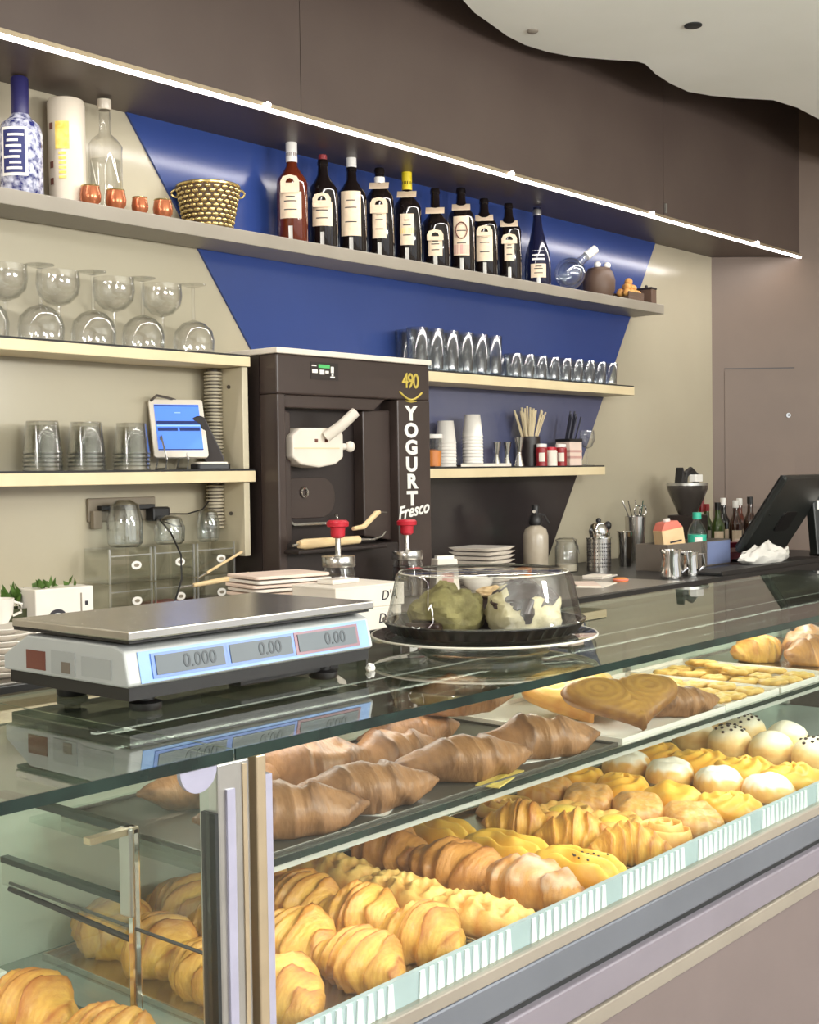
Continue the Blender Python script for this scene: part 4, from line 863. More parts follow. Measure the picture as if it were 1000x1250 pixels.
# ------------------------------------------------------------------ left end of the back counter
def bin_(label, x, z):
    t = thing('acrylic_bin', label, 'bin', (x, 2.96, z), 0, 'clear acrylic bins', local=True)
    w_, d_, h = .148, .12, .098; tk = .003
    MB().box(0, w_, 0, d_, 0, tk).build('base', 'acrylic', t)
    for b in (MB().box(0, tk, 0, d_, tk, h), MB().box(w_ - tk, w_, 0, d_, tk, h)): b.build('side', 'acrylic', t)
    MB().box(tk, w_ - tk, d_ - tk, d_, tk, h).build('back', 'acrylic', t); MB().box(tk, w_ - tk, 0, tk, tk, h * .78).build('front', 'acrylic', t)
    for xx in (0, w_ - .005): MB().box(xx, xx + .005, -.001, .004, 0, h).build('edge_strip', 'acr_edge_glass', t)
    MB().box(0, w_, -.001, .002, h * .78, h * .81).build('edge_strip', 'acr_edge_glass', t)
    l = MB().prism([(.017 * math.cos(a), .012 * math.sin(a)) for a in [2 * PI * i / 18 for i in range(18)]], -.0025, -.0005, 'y').xf(Matrix.Translation((w_ * .62, 0, h * .5))).build('oval_label', 'pure_white', t)
    MB().prism([(.009 * math.cos(a), .005 * math.sin(a)) for a in [2 * PI * i / 14 for i in range(14)]], -.0032, -.0025, 'y').xf(Matrix.Translation((w_ * .62, 0, h * .5))).build('label_print', 'plug_grey', l)
    return t
xs_ = (2.135, 2.292, 2.449)
for i, x in enumerate(xs_):
    bin_('clear acrylic topping bin, %s from the left in the lower tier' % ORD[i], x, ZC + .0015)
    bin_('clear acrylic topping bin, %s from the left in the upper tier' % ORD[i], x, ZC + .103)
for i, (x, m) in enumerate(((2.36, 'jam_red'), (2.52, 'brown_bottle'))):
    o = MB().box(-.055, .055, -.035, .035, 0, .03).build('topping_sachets', m, None, (x, 3.02, ZC + .006), bevel=.004); tag(o, ['dark red sachet pile inside the middle lower bin', 'brown sachet pile inside the right lower bin'][i], 'sachets')
for i, (x, h, r) in enumerate(((2.235, .135, .05), (2.395, .085, .045), (2.545, .10, .034))):
    t = thing('glass_cloche', ['large upside down glass jar on the left acrylic bin', 'low upside down glass bowl on the middle acrylic bin', 'slim upside down glass on the right acrylic bin'][i], 'glass', (x, 3.02, ZC + .202), group='glasses on the bins', local=True)
    MB().lathe([(r * .8, 0), (r, .01), (r * 1.04, h * .55), (r * .8, h * .9), (r * .4, h), (0, h), (0, h - .002), (r * .38, h - .002), (r * .77, h * .88), (r, h * .55), (r * .96, .01)], 24).build('glass', 'clear_glass_blue', t, smooth=True)
    MB().lathe([(r * .8, 0), (r * .84, .002), (r * .8, .004)], 24).build('rim', 'clear_glass', t, smooth=True)
for i, (p0, p1) in enumerate((((2.40, 2.92, 1.128), (2.60, 2.90, 1.145)), ((2.46, 2.93, 1.16), (2.60, 2.93, 1.215)))):
    t = thing('wooden_stick', ['thick wooden handle lying across the right acrylic bins', 'thin yellow wooden stick leaning by the right acrylic bins'][i], 'utensil', p0)
    a, b2 = Vector(p0), Vector(p1)
    MB().tube([p0, p1], [.006, .010] if i == 0 else .004, 8).build('handle', 'wood', t, smooth=True); MB().tube([p0, tuple(a - (b2 - a) * .25)], .003, 6).build('tip', 'steel', t, smooth=True)
t = thing('herb_planter', 'white box planter with little green herbs behind the scale', 'planter', (1.735, 2.62, ZC), -.1, local=True)
MB().box(-.075, .075, -.045, .045, 0, .145).build('box', 'porcelain', t, bevel=.003)
MB().box(.04, .044, -.0458, -.045, .03, .13).build('stripe', 'plug_grey', t)
for z in (.05, .075, .10): MB().box(.052, .060, -.0458, -.045, z, z + .01).build('dot', 'ink', t)
MB().prism([(.022 * math.cos(a), .016 * math.sin(a)) for a in [2 * PI * i / 18 for i in range(18)]], -.0465, -.045, 'y').xf(Matrix.Translation((-.02, 0, .08))).build('oval_label', 'ink', t)
MB().prism([(.015 * math.cos(a), .007 * math.sin(a)) for a in [2 * PI * i / 18 for i in range(18)]], -.0472, -.0465, 'y').xf(Matrix.Translation((-.02, 0, .08))).build('label_print', 'pure_white', t)
random.seed(11)
def leaf_mesh():
    b = MB(); b.add([(0, 0, 0), (.010, .0, .016), (0, 0, .042), (-.010, 0, .016), (0, .004, .018)], [(0, 1, 4), (1, 2, 4), (2, 3, 4), (3, 0, 4)]); return b.mesh('leaf', 'leaf', True)
lm_ = leaf_mesh()
for i in range(16):
    o = bpy.data.objects.new('leaf', lm_); COL.objects.link(o); o.parent = t; o.location = (random.uniform(-.06, .05), random.uniform(-.03, .03), .138 + random.uniform(0, .008)); o.rotation_euler = (random.uniform(-.9, .9), random.uniform(-.8, .8), random.uniform(0, 6)); o.scale = (.8, .8, .65)
t = thing('green_pot', 'small dark green pot left of the white planter', 'pot', (1.655, 2.66, ZC), local=True)
MB().shell([(.03, 0), (.036, .10)], .003, 18).build('pot', 'leaf_dark', t, smooth=True)
for i in range(7):
    o = bpy.data.objects.new('leaf', lm_); COL.objects.link(o); o.parent = t; o.location = (random.uniform(-.02, .02), random.uniform(-.02, .02), .10); o.rotation_euler = (random.uniform(-.7, .7), random.uniform(-.6, .6), random.uniform(0, 6)); o.scale = (1.2, 1.2, 1.5)
sm = MB().lathe([(0, .004), (.03, 0), (.036, .004), (.068, .014), (.070, .016), (.066, .0165), (.034, .008), (0, .008)], 26).mesh('saucer', 'porcelain', True)
for i in range(8):
    o = bpy.data.objects.new('saucer', sm); COL.objects.link(o); o.location = (1.405 + random.uniform(-.006, .006), 2.32 + random.uniform(-.006, .006), ZC + .0015 + i * .0125); tag(o, 'white porcelain saucer, %s from the bottom of the stack at the left picture edge' % ORD[i], 'saucer', 'stacked saucers')
cu = None
for i, (dx, dy) in enumerate(((-.01, -.008),)):
    t = thing('espresso_cup', 'white espresso cup with black crest on the saucer stack', 'cup', (1.405 + dx, 2.32 + dy, ZC + .1115), local=True)
    MB().shell([(.02, 0), (.03, .02), (.033, .05)], .003, 20).build('cup', 'porcelain', t, smooth=True); wrap(.032, .025, .04, .3).build('crest', 'ink', t, smooth=True)
    MB().tube([(.03, -.01, .042), (.046, -.016, .036), (.044, -.015, .02), (.028, -.01, .014)], .003, 6).build('handle', 'porcelain', t, smooth=True)

# ------------------------------------------------------------------ glazed pastry cases
ZT, ZD, ZS = 1.14, 0.742, 0.955          # top of glass, deck, middle shelf
YG, YR = 1.10, 1.605                      # front glass, rear
def case(label, x0, x1, loc):
    t = thing('display_case', label, 'display case', loc)
    return t
dc = case('long glazed pastry display case right of the metal posts', 1.0, 3.6, (2.3, 1.35, 0))
XA, XB = .986, 3.62
# base
MB().box(XA, XB, YG + .03, YR + .10, 0.02, ZD - .05).build('body', 'case_panel', dc)
MB().box(XA, XB, YG - .004, YG + .03, .02, .566).build('front_panel', 'case_panel', dc, bevel=.003)
MB().box(XA, XB, YG - .012, YG + .03, .570, .597).build('beige_rail', 'case_beige', dc, bevel=.002)
MB().box(XA, XB, YG - .010, YG + .03, .601, .655).build('lilac_rail', 'case_lilac', dc, bevel=.003)
MB().box(XA, XB, YG + .004, YG + .03, .566, .735).build('rail_core', 'case_dark', dc)
MB().box(XA, XB, YG - .006, YG + .03, .668, .720).build('grey_rail', 'case_grey', dc, bevel=.004)
MB().box(XA, XB, YG - .006, YG + .012, .7205, .740).build('sill', 'case_beige', dc, bevel=.002)
# pale lit lip, its white ribs modelled in place of LED reflections
lp = MB().box(XA, XB, YG + .012, YG + .020, .730, .778).build('front_lip', 'lip_blue', dc)
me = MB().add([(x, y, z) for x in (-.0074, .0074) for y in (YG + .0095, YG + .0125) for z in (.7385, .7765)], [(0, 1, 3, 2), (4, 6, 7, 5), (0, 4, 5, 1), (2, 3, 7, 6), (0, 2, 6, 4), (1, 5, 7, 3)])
me.v = [(x * (1 if z < .76 else .62), y - 1.35, z) for x, y, z in me.v]; me = me.mesh('led_glint_rib', 'lip_rib')
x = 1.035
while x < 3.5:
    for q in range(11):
        o = bpy.data.objects.new('led_glint_rib', me); COL.objects.link(o); o.parent = lp; o.location = (x - 2.3, 0, 0); x += .0195
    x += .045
# deck and inner back
MB().box(XA, XB, YG + .02, YR + .06, ZD - .05, ZD - .004).build('deck', 'case_deck', dc)
MB().box(XA, XB, YR + .06, YR + .075, ZD - .05, ZT - .03).build('back_doors', 'case_white', dc)
for x in (1.85, 2.72): MB().box(x, x + .02, YR + .05, YR + .06, ZD, ZT - .03).build('door_stile', 'alu', dc)
MB().box(XA, XB, YR + .03, YR + .085, ZT - .045, ZT - .013).build('rear_rail', 'case_white', dc, bevel=.003)
# glass
MB().box(XA + .002, XB, YG, YG + .006, .741, ZT - .014).build('front_glass', 'pane', dc)
tg_ = MB().box(.952, XB + .03, YG - .008, YR + .03, ZT - .011, ZT).build('top_glass', 'top_pane', dc)
MB().box(.952, XB + .03, YG - .0105, YG - .008, ZT - .0125, ZT + .0005).build('polished_edge', 'glass_edge', tg_)
MB().box(XB - .006, XB, YG + .006, YR + .03, ZD, ZT - .014).build('end_glass', 'pane', dc)
for y in (YG + .004, YR + .03): MB().box(XB - .02, XB, y, y + .02, ZD, ZT - .014).build('end_post', 'alu', dc, bevel=.002)
sh = MB().box(1.03, XB - .03, 1.20, YR + .03, ZS - .008, ZS).build('middle_shelf', 'pane', dc)
MB().box(1.03, XB - .03, 1.1985, 1.20, ZS - .0085, ZS + .0005).build('shelf_edge', 'glass_edge', sh)
for x in (1.9, 2.75): MB().box(x, x + .012, 1.32, YR + .05, ZS - .028, ZS - .0085).build('shelf_bracket', 'alu', sh, bevel=.002)
MB().box(XA, XB, 1.44, YR + .03, ZT - .026, ZT - .0135).build('rear_ledge', 'case_cream', dc, bevel=.002)
lt = MB().box(XA + .03, XB - .03, 1.444, 1.462, ZT - .036, ZT - .026).build('light_profile', 'alu', dc)
MB().box(XA + .03, XB - .03, 1.447, 1.459, ZT - .039, ZT - .036).build('light_tube', 'led_case', lt)
area('case_light', ((XA + XB) / 2, 1.452, ZT - .042), (math.radians(-24), 0, 0), 2.5, .02, 3.4, (1.0, .96, .88))
sl_ = MB().box(1.03, XB - .03, 1.203, 1.224, ZS - .018, ZS - .0085).build('shelf_light_profile', 'alu_bright', sh)
area('shelf_light', ((XA + XB) / 2, 1.213, ZS - .020), (math.radians(8), 0, 0), 2.5, .018, 3.1, (1.0, .95, .86))
# post of this case
ps = MB().box(.987, 1.002, YG - .006, YG + .03, .74, ZT - .014).build('corner_post', 'alu_warm', dc, bevel=.002)
MB().box(1.004, 1.0145, YG - .002, YG + .012, .74, ZT - .04).build('post_strip', 'alu_lilac', ps)

dl = case('glazed pastry display case left of the metal posts', -.4, .98, (.3, 1.35, 0))
XC, XE = -.5, .980
MB().box(XC, XE, YG + .03, YR + .10, .02, ZD - .05).build('body', 'case_panel', dl)
MB().box(XC, XE, YG - .004, YG + .03, .02, .735).build('front_panel', 'case_panel', dl, bevel=.003)
MB().box(XC, XE, YG + .012, YG + .020, .735, .778).build('front_lip', 'lip_blue', dl)
MB().box(XC, XE, YG + .02, YR + .06, ZD - .05, ZD - .004).build('deck', 'case_deck', dl)
MB().box(XC, XE, YR + .06, YR + .075, ZD - .05, ZT - .03).build('back_doors', 'case_white', dl)
MB().box(XC, XE, YR + .03, YR + .085, ZT - .045, ZT - .013).build('rear_rail', 'case_white', dl, bevel=.003)
MB().box(XC, .92, YG, YG + .006, .741, ZT - .014).build('front_glass', 'pane', dl)
tl = MB().box(XC, .948, YG - .008, YR + .03, ZT - .011, ZT).build('top_glass', 'top_pane', dl)
MB().box(XC, .948, YG - .0105, YG - .008, ZT - .0125, ZT + .0005).build('polished_edge', 'glass_edge', tl)
p1 = MB().box(.930, .978, YG - .004, YG + .03, .74, ZT - .014).build('corner_post', 'alu', dl, bevel=.003)
MB().box(.925, .930, YG - .004, YG + .02, .74, ZT - .07).build('post_seal', 'case_dark', p1)
MB().box(.941, .953, YG - .007, YG - .004, .74, ZT - .045).build('post_strip', 'alu_lilac', p1)  # lilac strip stands in for the highlight on the post
MB().box(.966, .972, YG - .0055, YG - .004, .74, ZT - .02).build('post_strip', 'alu_warm', p1)
clip = [(.026 * math.cos(a), .026 * math.sin(a)) for a in [PI + PI * i / 14 for i in range(15)]]
MB().prism(clip, 0, .006, 'y').xf(Matrix.Translation((.900, YG - .008, ZT - .014))).build('glass_clamp', 'alu_lilac', p1)
# inner partition with its chrome upright, bracket and rods
MB().box(.975, .979, YG + .04, YR + .03, ZD, ZT - .05).build('partition_glass', 'pane', dl)
MB().box(.962, .974, 1.298, 1.312, ZD, 1.012).build('upright', 'chrome', dl, bevel=.003)
MB().box(.955, .9615, 1.295, 1.318, .90, 1.012).build('upright_clamp', 'alu', dl, bevel=.002)
MB().box(.960, .972, 1.31, 1.60, .912, .920).build('shelf_bar', 'glass_edge', dl)
MB().box(.962, .968, 1.31, 1.60, .880, .911).build('shelf_bracket', 'acrylic', dl)
MB().tube([(.965, 1.585, .884), (.965, 1.20, .884), (.965, 1.13, .884)], .0022, 6).build('rod', 'case_dark', dl)
MB().tube([(.965, 1.585, .876), (.965, 1.31, .868)], .004, 8).build('rod', 'case_dark', dl)
MB().box(.960, .972, 1.305, 1.60, 1.003, 1.012).build('top_bar', 'glass_edge', dl)
MB().box(.90, .972, 1.298, 1.312, 1.004, 1.012).build('cross_bar', 'alu_warm', dl)
MB().box(.2, .955, 1.58, 1.602, ZD - .003, ZD + .022).build('rear_light_channel', 'led_soft', dl, bevel=.002)
MB().box(.2, .975, 1.52, 1.575, ZD - .003, ZD + .008).build('rear_ledge', 'case_deck', dl, bevel=.002)
area('case_light_left', (.25, 1.452, ZT - .042), (math.radians(-24), 0, 0), 1.2, .02, 2.6, (1.0, .95, .86))
MB().box(-.4, .9, 1.444, 1.462, ZT - .036, ZT - .026).build('light_profile', 'alu', dl)
MB().box(XC, .94, 1.44, YR + .03, ZT - .026, ZT - .0135).build('rear_ledge_top', 'case_cream', dl, bevel=.002)

# trays
def tray(label, x0, x1, y0, y1, z, m='steel', h=.012, sh=None):
    t = thing('baking_tray', label, 'tray', ((x0 + x1) / 2, (y0 + y1) / 2, z))
    MB().box(x0, x1, y0, y1, z, z + .003).build('base', m, t)
    for b in (MB().box(x0, x1, y0, y0 + .004, z + .003, z + h), MB().box(x0, x1, y1 - .004, y1, z + .003, z + h), MB().box(x0, x0 + .004, y0 + .004, y1 - .004, z + .003, z + h), MB().box(x1 - .004, x1, y0 + .004, y1 - .004, z + .003, z + h)):
        b.build('rim', m, t, bevel=.001)
    return t
zt_ = ZD - .004
tray('steel tray under the golden croissants', 1.045, 1.478, 1.135, 1.635, zt_)
tray('steel tray under the flaky sticks and tan croissants', 1.484, 1.92, 1.135, 1.635, zt_)
tray('steel tray under the danishes and puff parcels', 1.926, 2.48, 1.135, 1.635, zt_)
tray('steel tray under the sugared pastries and buns', 2.486, 3.12, 1.135, 1.635, zt_)
tray('steel tray under the croissants in the left case', .50, .952, 1.135, 1.515, zt_)
tray('dark tray under the brown croissants on the glass shelf', 1.06, 1.95, 1.205, 1.60, ZS, 'tray_grey', .008)
tray('white tray under the heart palmiers', 1.965, 2.36, 1.205, 1.60, ZS, 'porcelain', .012)
tray('white tray of flower cookies nearest the palmiers', 2.372, 2.62, 1.21, 1.60, ZS, 'porcelain', .012)
tray('white tray of flower cookies farther along the shelf', 2.632, 2.90, 1.21, 1.60, ZS, 'porcelain', .012)
tray('steel tray under the far croissants on the shelf', 2.915, 3.45, 1.22, 1.60, ZS, 'steel', .008)
t = thing('gold_card', 'gold cardboard price card beside the brown croissants', 'card', (1.62, 1.22, ZS + .004), .3, local=True)
MB().box(-.06, .06, -.02, .02, 0, .002).build('card', 'gold_card', t); MB().box(-.05, .05, -.004, .004, .002, .003).build('line', 'gold_print', t)
for i, (x, y, r) in enumerate(((1.40, 1.36, .5), (1.72, 1.36, -.3))):
    t = thing('paper_doily', ['white paper sheet under the left brown croissants', 'white paper sheet under the right brown croissants'][i], 'paper', (x, y, ZS + .0032), r, local=True)
    MB().box(-.12, .12, -.1, .1, 0, .0008).build('sheet', 'pure_white', t); MB().box(-.1, .1, -.08, .08, .0008, .0012).build('inner_sheet', 'porcelain', t)

# ------------------------------------------------------------------ pastries
def croissant(L, R, bend, wraps, seed, mname='croissant', name='croissant', flat=.82, dust=0.0, p1=2.3, p2=.55, lump=.10, stp=.13):
    b = MB(); NU, NV = 84, 24; vs = []; cs = []; sd = Vector((seed * 3.7, seed * 1.3, 0)); rn = random.Random(seed)
    offs = (rn.uniform(0, .5), rn.uniform(0, .5)); tw = (rn.uniform(.1, .25), rn.uniform(.1, .25)); wr = (wraps * rn.uniform(.85, 1.15), wraps * rn.uniform(.85, 1.15)); sk = rn.uniform(-.25, .25)
    for i in range(NU + 1):
        t = -1 + 2 * i / NU; at = abs(t); sdx = 1 if t > 0 else 0
        env = max(0.0, 1 - at ** p1) ** p2 * (1 - .18 * at) + .08 * (1 - at)
        env = max(env, .12 if at < .99 else .06)
        for j in range(NV):
            th = 2 * PI * j / NV; cv = Vector((t * 2, math.cos(th), math.sin(th)))
            ph = wr[sdx] * (at ** .85) + offs[sdx] + tw[sdx] * math.sin(th + .9 + seed) + .5 * noise.noise(cv * .9 + sd)
            fr = ph - math.floor(ph)
            q_ = fr / .22 if fr < .22 else (1 - fr) / .78; step = stp * q_ * q_ * (3 - 2 * q_)
            fine = .012 * math.sin(ph * 2 * PI * 5 + 2 * noise.noise(cv * 2 + sd))
            r = R * env * (.9 + step * 1.7 + fine + lump * noise.noise(cv * 1.1 + sd) + .05 * noise.noise(cv * 3.5 + sd))
            x = L / 2 * t; y = (bend * (t * t - .3) + sk * .12 * t) * L + r * math.cos(th); z = r * math.sin(th) * flat
            zb = R * flat * .60
            z = max(z, -zb) + zb
            br = .05 + .8 * q_ ** 2 * (.55 + .45 * math.sin(th))
            br += .3 * at ** 2 + .35 * noise.noise(Vector((x, y, z)) * 22 + sd) + .12 * math.sin(ph * 2 * PI * 5)
            du = dust * max(0, min(1, .5 + 1.4 * noise.noise(Vector((x * .6, y, z)) * 70 + sd))) * (1 if z > R * .8 else 0)
            vs.append((x, y, z)); cs.append((max(0, min(1, br)), du, 0))
    fs = [(i * NV + j, (i + 1) * NV + j, (i + 1) * NV + (j + 1) % NV, i * NV + (j + 1) % NV) for i in range(NU) for j in range(NV)]
    fs += [tuple(range(NV)), tuple(NU * NV + j for j in range(NV - 1, -1, -1))]
    b.add(vs, fs, cs); return b.mesh(name, mname, True, True)
def pillow(L, W, H, fn, mname, name, p=4.0, q=.5, NU=44, NV=26, seed=0, under=.22):
    """closed baked form on a superellipse footprint; fn(u,v,x,y,k)->(extra height, brown, dust)"""
    b = MB(); vs = []; cs = []; fs = []; sd = Vector((seed * 2.1, seed * .7, seed))
    for i in range(NU):
        a = 2 * PI * i / NU; ca, sa = math.cos(a), math.sin(a)
        ro = (abs(ca) ** p + abs(sa) ** p) ** (-1 / p)
        for j in range(NV + 1):
            k = j / NV; u, v = ca * ro * k, sa * ro * k; x, y = u * L / 2, v * W / 2
            e = max(0.0, 1 - k ** 3.0) ** (q * 1.15)
            dh, br, du = fn(u, v, x, y, k)
            n = noise.noise(Vector((x, y, 0)) * 40 + sd)
            z = H * e * (1 + dh + .08 * n) + H * under * (1 - e) * 0 + .0
            zz = H * under * (1 - e) + z * 1.0 if k < 1 else H * under
            if k >= 1: zz = H * under * .9
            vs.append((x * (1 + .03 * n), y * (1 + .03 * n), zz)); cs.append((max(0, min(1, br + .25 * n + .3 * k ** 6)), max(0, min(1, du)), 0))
    for i in range(NU):
        i2 = (i + 1) % NU
        for j in range(NV):
            A, B_, C_, D = i * (NV + 1) + j, i * (NV + 1) + j + 1, i2 * (NV + 1) + j + 1, i2 * (NV + 1) + j
            fs.append((A, B_, C_, D) if j else (A, B_, C_))
    base = len(vs)
    for i in range(NU):
        x, y, z = vs[i * (NV + 1) + NV]; vs.append((x * .9, y * .9, 0)); cs.append((.7, 0, 0))
    for i in range(NU): i2 = (i + 1) % NU; fs.append((i * (NV + 1) + NV, base + i, base + i2, i2 * (NV + 1) + NV))
    fs.append(tuple(base + i for i in range(NU - 1, -1, -1)))
    b.add(vs, fs, cs); return b.mesh(name, mname, True, True)
S_ = math.sin
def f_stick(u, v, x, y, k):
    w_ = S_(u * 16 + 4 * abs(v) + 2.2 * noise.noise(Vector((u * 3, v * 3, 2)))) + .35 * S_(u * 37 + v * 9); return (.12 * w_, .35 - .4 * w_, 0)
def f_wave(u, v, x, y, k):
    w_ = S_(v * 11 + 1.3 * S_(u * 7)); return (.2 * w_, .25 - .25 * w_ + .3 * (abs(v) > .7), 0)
def f_parcel(u, v, x, y, k):
    return (.12 * noise.noise(Vector((u * 2, v * 2, 3))), .35 + .3 * S_(v * 30) * (abs(u) > .75), .12 * (noise.noise(Vector((u * 9, v * 9, 1))) > .1))
def f_sugar(u, v, x, y, k):
    return (.08 * S_(u * 9) * (1 - k), .25, (.93 - k + .16 * noise.noise(Vector((u * 4, v * 4, 5)))) * 6)
def f_girella(u, v, x, y, k):
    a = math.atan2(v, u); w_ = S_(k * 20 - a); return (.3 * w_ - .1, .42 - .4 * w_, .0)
def f_danish(u, v, x, y, k):
    a = math.atan2(v, u); return (.35 * math.exp(-((k - .72) / .16) ** 2) + .1 * S_(a * 9 + k * 14) * (k > .5) - .25 * (k < .45), .3 + .3 * S_(a * 9 + k * 14) * (k > .5), .0)
def f_knot(u, v, x, y, k):
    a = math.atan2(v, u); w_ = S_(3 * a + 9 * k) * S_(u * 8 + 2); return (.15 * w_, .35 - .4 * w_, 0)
def f_plain(u, v, x, y, k): return (.15 * S_(u * 6 + 1) * S_(v * 5), .3 + .2 * S_(u * 8), 0)
def bun_mesh(seed, chips=False, r=.05):
    b = MB(); N, Mm = 22, 14; vs = []; cs = []; fs = []
    for j in range(Mm + 1):
        ph = PI * j / Mm; rr_ = math.sin(ph); z = -math.cos(ph)
        for i in range(N):
            a = 2 * PI * i / N; n = noise.noise(Vector((rr_ * math.cos(a), rr_ * math.sin(a), z)) * 2 + Vector((seed, 0, 0)))
            k = 1 + .05 * n; vs.append((r * rr_ * math.cos(a) * k, r * rr_ * math.sin(a) * k, max(-.72, z) * r * .92 * k + .72 * r * .92))
            cs.append((max(0, min(1, .5 - .9 * abs(z - .05) + .25 * n + (.5 if z < -.3 else 0))), max(0, min(1, (z - .34 + .25 * n) * 3.0)), 0))
    fs = [(j * N + i, j * N + (i + 1) % N, (j + 1) * N + (i + 1) % N, (j + 1) * N + i) for j in range(Mm) for i in range(N)]
    b.add(vs, fs, cs); return b.mesh('bun', 'bun', True, True)
def put(me, name, label, cat, x, y, z, rz=0.0, group=None, sc=1.0, rx=0.0, ry=0.0):
    o = bpy.data.objects.new(name, me); COL.objects.link(o); o.location = (x, y, z); o.rotation_euler = (rx, ry, rz); o.scale = (sc, sc, sc) if not isinstance(sc, tuple) else sc
    return tag(o, label, cat, group)
ZP = zt_ + .0032
H2 = PI / 2
gc = [croissant(.166, .054, .13, 3.0, s, lump=.2, stp=.13, p1=1.9, p2=.72) for s in (1, 2, 3, 4, 5, 6)]
G1 = 'golden croissants in the display case'
pos = [(1.125, 1.215, .1, 'nearest the posts, front row'), (1.125, 1.345, -.15, 'nearest the posts, second row'), (1.13, 1.475, .1, 'nearest the posts, third row'), (1.135, 1.585, 0, 'nearest the posts, rear row'),
       (1.275, 1.205, .2, 'middle column, front row'), (1.275, 1.335, .1, 'middle column, second row'), (1.27, 1.465, .25, 'middle column, third row'), (1.275, 1.58, .1, 'middle column, rear row'),
       (1.408, 1.205, .15, 'beside the flaky sticks, front row'), (1.41, 1.33, .3, 'beside the flaky sticks, second row'), (1.405, 1.455, .1, 'beside the flaky sticks, third row'), (1.41, 1.575, .2, 'beside the flaky sticks, rear row')]
for i, (x, y, dr_, w_) in enumerate(pos):
    put(gc[i % 6], 'croissant', 'golden croissant on the steel tray, ' + w_, 'croissant', x, y, ZP, H2 - .12 + dr_, G1, 1.0)
for i, (x, y, dr_, w_) in enumerate(((.885, 1.425, .0, 'behind the left glass, farthest back'), (.76, 1.405, .05, 'at the left picture edge, back'), (.885, 1.255, .1, 'behind the left glass beside the post'), (.76, 1.23, .0, 'behind the left glass, nearest the front'), (.62, 1.30, 0, 'at the left picture edge, front'))):
    put(gc[(i + 2) % 6], 'croissant', 'golden croissant ' + w_, 'croissant', x, y, ZP, H2 + .25 + dr_, 'golden croissants in the left case', 1.05)
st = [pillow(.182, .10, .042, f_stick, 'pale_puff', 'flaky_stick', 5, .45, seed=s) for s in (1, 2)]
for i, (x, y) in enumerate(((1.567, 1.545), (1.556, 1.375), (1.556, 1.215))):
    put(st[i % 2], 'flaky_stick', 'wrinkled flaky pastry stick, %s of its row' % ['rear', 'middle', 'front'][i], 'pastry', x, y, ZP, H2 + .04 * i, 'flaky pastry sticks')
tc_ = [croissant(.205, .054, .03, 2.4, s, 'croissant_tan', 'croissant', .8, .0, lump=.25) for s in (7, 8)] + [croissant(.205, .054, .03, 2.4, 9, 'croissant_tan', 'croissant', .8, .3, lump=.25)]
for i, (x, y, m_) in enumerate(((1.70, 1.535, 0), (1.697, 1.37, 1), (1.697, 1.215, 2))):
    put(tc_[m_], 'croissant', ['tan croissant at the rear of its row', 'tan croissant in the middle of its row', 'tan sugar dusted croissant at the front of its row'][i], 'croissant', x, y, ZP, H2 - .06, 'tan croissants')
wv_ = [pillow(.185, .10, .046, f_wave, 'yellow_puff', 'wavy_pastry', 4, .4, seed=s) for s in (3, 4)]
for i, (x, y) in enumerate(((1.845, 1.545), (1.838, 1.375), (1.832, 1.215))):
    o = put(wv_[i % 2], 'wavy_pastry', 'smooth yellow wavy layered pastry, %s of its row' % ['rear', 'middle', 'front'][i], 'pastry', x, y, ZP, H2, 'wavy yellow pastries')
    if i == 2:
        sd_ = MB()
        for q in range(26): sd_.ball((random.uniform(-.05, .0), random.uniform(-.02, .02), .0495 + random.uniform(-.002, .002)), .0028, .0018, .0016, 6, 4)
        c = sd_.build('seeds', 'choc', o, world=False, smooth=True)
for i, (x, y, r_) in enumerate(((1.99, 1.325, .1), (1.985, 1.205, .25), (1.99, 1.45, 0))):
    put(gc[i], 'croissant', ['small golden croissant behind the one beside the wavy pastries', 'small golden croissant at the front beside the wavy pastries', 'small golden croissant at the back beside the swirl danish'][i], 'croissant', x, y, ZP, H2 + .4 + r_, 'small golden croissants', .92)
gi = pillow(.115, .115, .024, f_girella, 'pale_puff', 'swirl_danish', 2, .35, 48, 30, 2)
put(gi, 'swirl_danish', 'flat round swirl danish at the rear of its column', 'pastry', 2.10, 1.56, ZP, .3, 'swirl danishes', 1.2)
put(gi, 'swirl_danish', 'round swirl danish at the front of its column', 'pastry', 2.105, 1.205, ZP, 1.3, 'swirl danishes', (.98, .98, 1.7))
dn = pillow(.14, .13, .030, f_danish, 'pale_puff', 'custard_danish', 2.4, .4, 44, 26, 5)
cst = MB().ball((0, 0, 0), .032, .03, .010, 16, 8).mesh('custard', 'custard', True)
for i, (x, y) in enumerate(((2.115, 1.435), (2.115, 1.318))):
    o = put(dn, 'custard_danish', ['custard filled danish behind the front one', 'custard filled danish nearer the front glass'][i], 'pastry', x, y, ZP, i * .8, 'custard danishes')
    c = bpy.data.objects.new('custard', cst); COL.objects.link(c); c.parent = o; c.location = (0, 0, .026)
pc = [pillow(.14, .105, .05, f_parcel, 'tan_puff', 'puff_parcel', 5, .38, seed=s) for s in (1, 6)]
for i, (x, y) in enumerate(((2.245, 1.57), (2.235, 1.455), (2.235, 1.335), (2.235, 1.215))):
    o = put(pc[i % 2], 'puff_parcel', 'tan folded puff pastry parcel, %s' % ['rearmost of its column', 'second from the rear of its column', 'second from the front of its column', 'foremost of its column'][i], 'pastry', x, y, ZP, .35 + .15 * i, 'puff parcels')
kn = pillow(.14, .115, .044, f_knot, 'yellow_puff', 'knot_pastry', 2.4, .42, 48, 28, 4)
pp = pillow(.135, .105, .044, f_plain, 'yellow_puff', 'glazed_pastry', 3, .45, 40, 22, 8)
